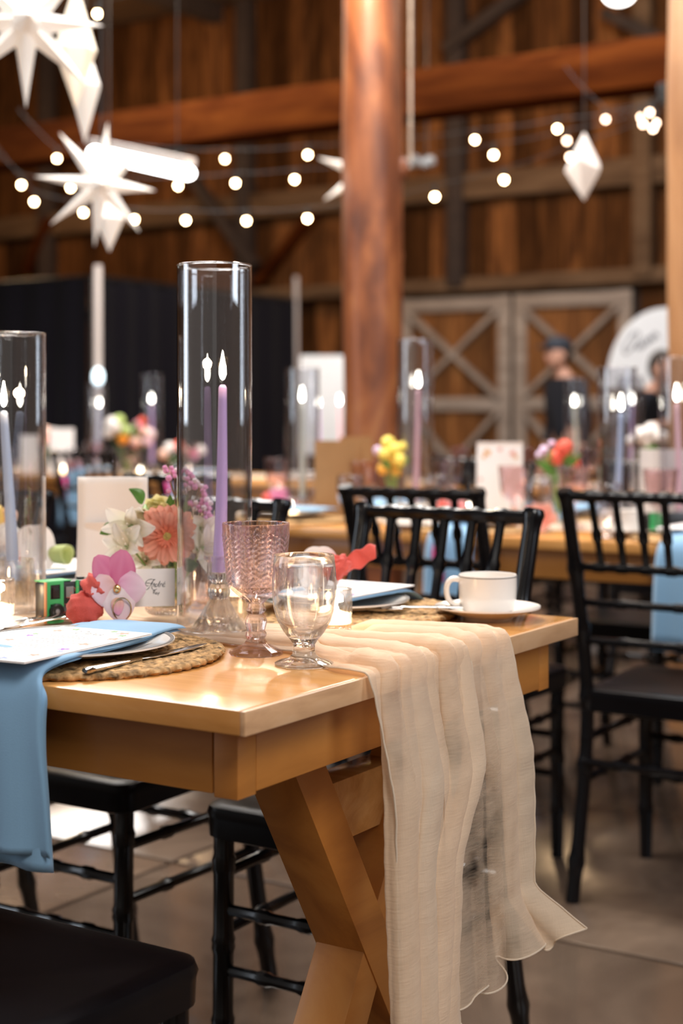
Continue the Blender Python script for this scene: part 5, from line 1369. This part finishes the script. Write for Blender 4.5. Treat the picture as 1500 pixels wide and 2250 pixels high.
m = MB().lathe([(.004, -.02), (.010, -.02), (.0155, -.012), (.0165, 0), (.0175, .012), (.0165, .018), (.0135, .016), (.008, .004), (.003, -.006)], 26, fn=lambda i, r, z, a: r*(1+.06*sin(3*a)+.03*sin(5*a+z*80))).xform(Matrix.Translation((-.043, .0, .030)) @ Matrix.Rotation(.9+pi, 4, 'Z') @ Matrix.Rotation(pi/2, 4, 'X'))
m.build('ribbon_roll', M['green_cloth'], t, angle=180)
MB().tube([(.006, .002, .066), (.009, 0, .078), (.003, 0, .088)], [.0008, .0007, .0005], 5).build('dried_twig', M['berry'], t)
p = on(-10, 2.62, TZ+.03); t = thing('flower_bunch', 'yellow and peach flowers cut off by the left picture edge', 'flowers', p, face_cam(p))
for (x, z, r, c0, c1) in [(-.002, .098, .022, (.85, .45, .05), (.95, .62, .10)), (.022, .100, .016, (.90, .45, .28), (.93, .58, .42)), (.016, .060, .03, (.85, .80, .75), (.90, .86, .82)), (-.03, .07, .03, (.85, .80, .75), (.90, .86, .82))]:
    b = thing('x', None, None); bpy.data.objects.remove(b)
    def fn(d): return 1+.12*sin(d.x*8+d.z*5)*sin(d.y*7+d.z*6)
    MB().ball((x, 0, z), r, 18, 12, (1, .8, 1), fn).build('blossom', plain('blossom_%d' % int(r*1000+x*900), c1, rough=.7, var=.12, scale=60), t)
MB().lathe([(0, 0), (.03, 0), (.031, .05), (.029, .051), (0, .01)], 20).build('vase', M['glass_far'], t)
A3 = Vector((-.92, .715, TZ))
far_mat('round woven placemat at the far left place of the foreground table', (A3.x, A3.y, TZ))
dup(bpy.data.objects['dinner_plate.001'], A3+Vector((0, 0, .012)), 0, 'white plate half hidden by the tall blank card at the foreground table')
dup(bpy.data.objects['napkin.001'], A3+Vector((0, 0, .004)), 0, 'folded blue napkin on the half hidden plate behind the tall card')
dup(menu2, A3+Vector((0, 0, .040)), pi, 'white menu card lying on the half hidden plate behind the tall blank card')

# ================================================================== THE BLURRED TABLES BEHIND
O = bpy.data.objects
def ont(px, D, z):
    """like on(), but kept inside the table top that stands there"""
    r = (px-750.0)/F; v = D*(ST*r+CT)+CAMY; lo, hi = (2.21, 2.965) if D < 5.5 else (4.45, 5.20)
    v = min(hi, max(lo, v)); return on(px, (v-CAMY)/(CT+ST*r), z)
PLATE = O['dinner_plate.001']; NAPF = O['napkin.001']; CUP = O['coffee_cup']; SAU = O['saucer']; VOT = O['votive_holder']
FG = make_goblet('pale pink goblet before the red and green bouquet on the second table', on(1258, 4.02, TZ+.004), 0, M['glass_far_pink'], hi=False)
FWm = M['glass_far']
def far_glass(px, D, label, group=None): return tag(make_waterglass(label, ont(px, D, TZ+.004), 0, FWm), None, None, group)
W0 = far_glass(1182, 3.95, 'clear water glass on the second table, left of the pale pink goblet')
def goblet(px, D, label, group=None): return dup(FG, ont(px, D, TZ+.004), 0, label, group)
def glass(px, D, label, group=None): return dup(W0, ont(px, D, TZ+.004), 0, label, group)
# cream runners down the middle of each far table
def far_runner(label, x0, x1, yc):
    def f(i, j):
        x = x0+(x1-x0)*i; q = (j-.5)*2
        return (x, yc+q*(.16+.02*sin(i*17))+.015*sin(i*9), TZ+.0012+.006*abs(sin(q*6+i*5))*(1-abs(q)**4)+.002*abs(sin(i*60+q*8)))
    o = MB().grid(90, 22, f).build('table_runner', M['cream_cloth'], weld=False, angle=180); tag(o, label, 'runner')
far_runner('cream gauze runner along the second table', -2.04, .28, 2.16+TW/2)
far_runner('cream runner along the blurred far left table', -5.15, -2.8, 4.4+TW/2)
far_runner('cream runner along the blurred far right table', -2.5, -.18, 4.4+TW/2)
# hanging blue napkins
def hang_napkin(label, x, yedge, group=None, ribb=True):
    global loc_edge
    loc_edge = .17
    t = bpy.data.objects.get('__proto')
    key = 'hang'
    if key not in PET:
        y0 = -.171
        P_ = [(.10, .030), (0, .030), (-.10, .031), (-.145, .018), (y0, .006), (y0-.014, -.02), (y0-.018, -.10), (y0-.019, -.25)]
        PET[key] = sheet(P_, lambda u: .085, lambda u: -.055+.01*sin(u*4), lambda u: .006, lambda u, w_: .004*sin(w_*11+u*3)*u, m=12, seg_sub=3).mesh('folded_cloth', M['blue_cloth'], angle=180)
        y1 = y0-.022
        PET['rib'] = MB().tube([(-.01, y1, .0), (-.012, y1-.008, -.05), (-.004, y1-.006, -.12)], [.010, .016, .012], 9).mesh('ribbon', M['magenta_cloth'], angle=180)
    t = thing('napkin', label, 'napkin', (x, yedge+.17, TZ), 0, group)
    place(PET[key], 'folded_cloth', t)
    if ribb: place(PET['rib'], 'ribbon', t)
hang_napkin('blue napkin with magenta ribbon hanging off the second table, behind the chair backs', -.93, 2.16)
hang_napkin('blue napkin hanging off the second table at the right picture edge', -.31, 2.16, ribb=False)
hang_napkin('blue napkin with magenta ribbon off the far left table, left of the tall blank card', -4.29, 4.40)
hang_napkin('blue napkin with magenta ribbon off the far left table, above the white alstroemeria', -3.63, 4.40)
hang_napkin('blue napkin hanging off the far right table behind the kraft card', -1.95, 4.40)
# plates, menus
def simple_menu(x, y, rz, label): 
    t = thing('menu_card', label, 'menu', (x, y, TZ+.036), rz); MB().box((0, 0, 0), (.14, .25, .001)).build('card', M['paper'], t)
    for k, q in enumerate((-.05, 0, .05)): MB().box((q, .09, .0008), (.02, .014, .0004)).build('printed_flower', M['p_pink'], t)
    return t
ORD = ['first', 'second', 'third', 'fourth', 'fifth']
for (x, y, w_) in [(-1.55, 2.33, 'beside the kraft card'), (-.93, 2.33, 'behind the middle chair back'), (-.31, 2.33, 'at the right edge')]:
    far_mat('round woven placemat on the second table near side, '+w_, (x, y, TZ))
    dup(PLATE, (x, y, TZ+.012), 0, 'white second-table near-side plate '+w_)
    simple_menu(x-.0, y-.02, 0, 'white second-table near-side menu card '+w_)
dup(NAPF, (-1.52, 2.33, TZ+.006), 1.3, 'folded blue napkin under the menu at the left end of the second table')
for (x, w_) in [(-1.5, 'leftmost'), (-.9, 'middle'), (-.3, 'rightmost')]:
    far_mat('round woven placemat on the second table far side, '+w_, (x, 2.84, TZ))
    dup(PLATE, (x, 2.84, TZ+.012), 0, 'white plate on the second table far side, '+w_)
    dup(NAPF, (x, 2.84, TZ+.006), pi, 'folded blue napkin on the second table far side, '+w_)
for gname, y0_, xs in (('far left table', 4.57, (-4.9, -4.29, -3.63, -3.0)), ('far left table', 5.08, (-4.7, -4.0, -3.3)), ('far right table', 4.57, (-1.95, -1.3, -.6)), ('far right table', 5.08, (-2.0, -1.35, -.7, -.1))):
    for q, x in enumerate(xs):
        dup(PLATE, (x, y0_, TZ+.003), 0, 'blurred white plate on the %s, %s side, %s from the left' % (gname, 'near' if y0_ < 4.8 else 'back', ORD[q]), 'plates on the '+gname)
# low cups on the second table
def cupset(px, D, label, rz=TH):
    p = ont(px, D, TZ); dup(SAU, p, 0, 'saucer under the '+label); dup(CUP, p+Vector((0, 0, .0062)), rz, label)
cupset(1376, 3.80, 'white coffee cup on the second table right, seen through a chair back')
cupset(905, 4.02, 'white coffee cup on the second table left of the floral card')
for px, D, l in [(800, 4.42, 'pale pink goblet between kraft card and yellow bouquet'), (1130, 3.98, 'pale pink goblet in front of the floral card on the second table'), (1450, 3.75, 'pale pink goblet before the blank white card on the right'),
                 (610, 4.75, 'pale pink goblet at the left end of the second table'), (985, 4.55, 'pale pink goblet left of the floral card, farther side')]: goblet(px, D, l)
for px, D, l in [(770, 4.25, 'clear water glass in front of the kraft card'), (960, 4.30, 'clear water glass between the pink candle and the floral card'), (1330, 3.72, 'clear water glass beside the blue candle, near side'),
                 (1215, 4.30, 'clear water glass behind the red flowers'), (1425, 4.15, 'clear water glass behind the blank white card'), (720, 4.50, 'clear water glass touching the kraft card on its left')]: glass(px, D, l)
for where, lst in (('far left table', [(30, 7.9), (120, 7.9), (165, 7.2), (205, 7.3), (255, 7.6), (290, 7.3), (385, 7.2), (420, 7.4)]),
                   ('far right table', [(960, 6.5), (1010, 6.2), (1080, 6.6), (1160, 6.2), (1215, 6.4), (1290, 6.1), (1350, 6.3), (1440, 6.2), (1480, 6.0)])):
    for k, (px, D) in enumerate(lst):
        (goblet if k % 2 else glass)(px, D, 'blurred %s on the %s, the %s from the left' % ('pale pink goblet' if k % 2 else 'clear glass', where, ORD[k//2]), ('goblets' if k % 2 else 'glasses')+' on the '+where)
for px, D, l in [(1030, 4.35, 'lit votive on the second table behind the middle chair back'), (1340, 3.95, 'lit votive beside the blue candle on the second table'), (640, 4.40, 'lit votive at the left end of the second table'),
                 (140, 7.3, 'lit votive on the far left table beside the tall glass edge'), (308, 7.1, 'lit votive on the far left table above the gypsophila'), (415, 7.5, 'lit votive on the far left table behind the lilac candle'), (1143, 6.4, 'lit votive on the far right table left of the red flowers')]:
    dup(VOT, ont(px, D, TZ+.004), 0, l)
# tall cylinders and tapers on the far tables
TF = {}
def far_candle(px, D, H, top, waxk, col, where, lean=0.0, tube=True):
    b = ont(px, D, TZ+.004)
    if tube:
        if H not in TF: TF[H] = make_tube('clear glass cylinder '+where, b, H, hi=False)
        else: dup(TF[H], b, 0, 'clear glass cylinder '+where)
    make_taper(col+' taper candle burning '+where, b, M[waxk], .05, top, lean=(CT*lean, ST*lean), fs=1.15)
    m = thing('candlestick', 'clear glass foot under the '+col+' candle '+where, 'candlestick', b)
    MB().lathe([(0, .001), (.033, 0), (.034, .003), (.012, .018), (.010, .034), (.0145, .040), (.0145, .056), (0, .056)], 14).build('glass', M['glass_far'], m)
far_candle(664, 4.62, .445, .335, 'wax_sage', 'sage', 'left of the kraft card')
far_candle(912, 4.41, .524, .375, 'wax_pink', 'pink', 'right of the central post', .010)
far_candle(1355, 4.07, .430, .305, 'wax_blue', 'blue', 'on the second table right half', .012)
far_candle(1492, 3.98, .455, .330, 'wax_pink', 'pink', 'at the right picture edge', -.006)
far_candle(1268, 6.53, .461, .335, 'wax_sage', 'sage', 'in front of the person in the cap', -.012)
far_candle(1385, 6.25, .462, .340, 'wax_purple', 'lilac', 'beside the arched sign', .010)
far_candle(333, 7.75, .512, .360, 'wax_purple', 'lilac', 'before the black drape')
far_candle(211, 7.95, .472, .340, 'wax_blue', 'blue', 'beside the white pole', .018)
far_candle(746, 7.15, .450, .345, 'wax_pink', 'pink', 'in front of the white board', 0, False)
far_candle(700, 7.05, .445, .335, 'wax_purple', 'lilac', 'on the far left table beside the sage one', 0, False)
# standing cards
def stand_card(label, px, D, wd, h, mat, rzx=0.0, tent=True, name='table_card', yaw=None):
    p = ont(px, D, TZ+.004); t = thing(name, label, 'card', p, face_cam(p, rzx))
    MB().box((0, 0, h/2), (wd, .002, h)).build('card', mat, t)
    if tent: MB().add([(-wd/2, .0012, h-.001), (wd/2, .0012, h-.001), (wd/2, .06, 0), (-wd/2, .06, 0)], [(0, 1, 2, 3)]).build('rear_leaf', mat, t, weld=False)
    return t
stand_card('tall kraft brown card standing on the second table before the central post', 742, 4.45, .142, .227, M['kraft'], -.25)
stand_card('second kraft brown card just behind the first, its corner showing at right', 782, 4.72, .10, .235, M['kraft'], .2)
fc = stand_card('upright white floral card with gold flowers in its upper corners', 1098, 4.28, .130, .225, M['paper'], .1)
def gblob(t, x, z, r, mt, k=0, y=-.0015):
    ol = [(x+r*(.7+.3*cos(5*a+k))*cos(a), z+r*(.7+.3*cos(5*a+k))*sin(a)) for a in [2*pi*i/30 for i in range(30)]]
    MB().prism(ol, 0, .0006).xform(Matrix.Translation((0, y, 0)) @ Matrix.Rotation(pi/2, 4, 'X')).build('printed_flower', M[mt], t, smooth=False)
for x, z, r, mt in [(-.036, .196, .012, 'goldink'), (.036, .194, .011, 'p_pink'), (0, .205, .008, 'p_pink'), (-.046, .184, .007, 'goldink'), (.045, .183, .007, 'goldink'), (.04, .03, .012, 'goldink'), (.025, .022, .009, 'p_pink'), (-.055, .12, .006, 'p_pink'), (.056, .10, .006, 'p_pink')]: gblob(fc, x, z, r, mt, x*50)
MB().add([(-.065, -.0013, .221), (.065, -.0013, .221), (.065, -.0013, .219), (-.065, -.0013, .219)], [(0, 1, 2, 3)]).build('gold_border', M['goldink'], fc, weld=False)
stand_card('blank white card on the second table cut off by the right edge', 1472, 4.02, .165, .211, M['paper_pink'], -.2)
stand_card('white card on the far left table, upright before the black drape', 136, 7.55, .125, .235, M['paper'], .25)
stand_card('white card at the far left table behind the pale blue candle', 66, 7.7, .10, .20, M['paper'], -.3)
# bouquets
BL = {}
def blossom_mesh(rgb, ruf=.13):
    key = (rgb, ruf)
    if key not in BL:
        m_ = plain('blossom_wax_%d' % len(BL), rgb, rough=.7, var=.15, scale=70)
        BL[key] = MB().ball((0, 0, 0), 1, 20, 14, (1, .85, .9), lambda d: 1+ruf*sin(d.x*9+d.z*6)*sin(d.y*8+d.z*7+1)+ruf*.6*sin(atan2(d.z, d.x)*8)*abs(d.y)).mesh('blossom', m_, angle=180)
    return BL[key]
def bouquet(label, px, D, bl, leaves, vr=.028, vh=.09, vmat='glass_far'):
    p = ont(px, D, TZ+.004); t = thing('flower_bouquet', label, 'flowers', p, face_cam(p))
    for (bx_, by_, r, rgb) in bl:
        q = at(bx_, by_, D); dx = (bx_-px)*D/F; dz = q.z-p.z
        o = place(blossom_mesh(rgb), 'blossom', t, (-dx if False else dx, rnd(-.02, .02), dz)); s_ = r*D/F; o.scale = (s_, s_, s_); o.rotation_euler = (rnd(-.5, .5), rnd(0, 3), rnd(-.5, .5))
        MB().tube([(0, 0, .02), (dx*.3, 0, vh), (dx, 0, dz)], .0015, 5).build('stem', M['stem'], t)
    for (x0, y0_, x1, y1_, wd) in leaves:
        a = Vector(((x0-px)*D/F, -.01, CAMZ-(y0_-HZ)*D/F-p.z)); b = Vector(((x1-px)*D/F, -.02, CAMZ-(y1_-HZ)*D/F-p.z))
        d = b-a; sd = Vector((-d.z, 0, d.x)).normalized()
        def f(i, j): return a+d*i+sd*wd*.5*(j-.5)*2*max(0, sin(pi*min(.99, i**.8)))**.8+Vector((0, -.01*sin(pi*i), 0))
        MB().grid(8, 4, f).build('leaf', M['leaf'], t, weld=False)
    MB().lathe([(vr*.9, 0), (vr, .004), (vr, vh)], 24).build('vase', M[vmat], t, weld=False)
    MB().lathe([(0, .003), (vr*.94, .003), (vr*.94, vh*.6), (0, vh*.6)], 20).build('water', M['water'], t)
    return t
Y = (.92, .72, .14); YO = (.95, .50, .08); LC = (.80, .60, .80); RD = (.85, .12, .07); WHT = (.88, .82, .78); GN = (.45, .58, .18); OR = (.98, .36, .03); PKK = (.85, .30, .45); PE = (.93, .60, .48)
bouquet('yellow flower bouquet right of the kraft card', 862, 4.35, [(853, 975, 17, Y), (868, 990, 18, Y), (845, 998, 14, Y), (878, 1012, 15, Y), (858, 1016, 17, YO), (840, 1030, 13, YO), (868, 1036, 15, YO), (829, 990, 10, LC), (884, 982, 11, Y), (858, 1000, 14, (.90, .80, .30))],
        [(860, 1030, 838, 1008, .018), (870, 1030, 898, 1005, .018)])
bouquet('coral red and green bouquet beside the pale pink goblet', 1225, 4.15, [(1240, 985, 20, RD), (1222, 1006, 18, RD), (1252, 1008, 13, (.90, .25, .15)), (1196, 990, 11, LC), (1186, 1000, 9, LC), (1212, 975, 8, LC), (1265, 1018, 10, RD), (1205, 1012, 10, GN)],
        [(1222, 1040, 1178, 1012, .02), (1220, 1045, 1190, 1022, .018), (1230, 1040, 1216, 1060, .02), (1240, 1030, 1275, 995, .018), (1225, 1030, 1203, 985, .014), (1235, 1020, 1262, 985, .014)])
bouquet('white rose bouquet in front of the arched sign', 1428, 6.1, [(1408, 955, 17, WHT), (1432, 948, 19, WHT), (1452, 960, 15, WHT), (1388, 968, 12, WHT), (1420, 970, 14, (.90, .80, .74))], [(1420, 985, 1448, 990, .03), (1430, 985, 1412, 996, .03)])
bouquet('mixed bouquet with one orange bloom before the black drape', 280, 7.55, [(250, 935, 20, WHT), (262, 925, 14, GN), (240, 950, 13, WHT), (270, 963, 15, OR), (305, 935, 13, PKK), (318, 948, 12, PE), (330, 955, 12, (.80, .60, .62)), (290, 950, 12, WHT), (298, 972, 12, PE), (322, 970, 10, (.80, .55, .62)), (275, 945, 12, GN), (312, 925, 9, RD)],
        [(262, 960, 252, 925, .03), (290, 960, 300, 925, .03)], vr=.04)
bouquet('peach and white flowers on the far left table beside the tall cylinder edge', 105, 7.8, [(108, 962, 13, RD), (100, 948, 12, PE), (118, 950, 10, WHT), (95, 968, 11, PE)], [(105, 985, 120, 1000, .03)])
bouquet('pink and white flowers on the far left table behind the lilac candle', 385, 7.4, [(372, 985, 13, WHT), (392, 980, 12, RD), (405, 992, 12, PE), (360, 998, 12, PE), (440, 990, 13, WHT), (425, 1000, 12, PKK)], [(385, 1005, 370, 1015, .03)])
# printed flower napkin cards on the second table
def far_tag(px, py, D, label, c, c2, rzx=0.0, r=.9):
    p = ont(px, D, TZ+.006); t = thing('orchid_card', label, 'napkin ring', p, face_cam(p, rzx))
    for k, a in enumerate((124, 60, 185, -5, -90)): flat_petal(t, M['tag'], radians(a), .045*r, .045*r, c, c2, .0004*k, org=(0, .04))
    ribbon(t, M['coral_cloth'], 1, False)
far_tag(612, 1108, 4.62, 'pink orchid card with coral ribbon at the left end of the second table', (.75, .15, .40), (.85, .35, .55))
far_tag(1000, 1115, 4.20, 'coral pink orchid card seen between the chair spindles', (.85, .2, .25), (.9, .45, .45))
far_tag(1190, 1130, 3.85, 'coral orchid card behind the top corner of the right chair', (.85, .22, .18), (.92, .5, .42))
far_tag(165, 1022, 7.3, 'pink orchid card on the far left table', (.85, .30, .35), (.90, .55, .55))
# dark ice bucket on the far right table
p = ont(998, 6.3, TZ+.003); t = thing('metal_bucket', 'dark metal bucket on the far right table beside the pink candle', 'bucket', p)
MB().lathe([(0, 0), (.062, 0), (.075, .11), (.078, .115), (.074, .115), (.070, .10), (.058, .01), (0, .01)], 32).build('shell', M['bucket'], t)
for s_ in (-1, 1): MB().tube([(s_*.073, -.012, .085), (s_*.088, -.012, .085), (s_*.088, .012, .085), (s_*.073, .012, .085)], .003, 6).build('handle', M['steel'], t)
# little disposable camera on the right of the second table
p = on(1462, 3.78, TZ+.003); t = thing('disposable_camera', 'blurred green and black single-use camera at the right end of the second table', 'camera', p, face_cam(p, .3))
MB().box((0, 0, .03), (.10, .03, .058)).build('body', M['black_plastic'], t, bevel=.004); MB().box((-.03, -.0165, .03), (.03, .002, .058)).build('sleeve', M['green_plastic'], t)
MB().lathe([(0, 0), (.011, 0), (.010, .007), (0, .006)], 16).xform(Matrix.Translation((0, -.0165, .022)) @ Matrix.Rotation(pi/2, 4, 'X')).build('lens_ring', M['black_plastic'], t)
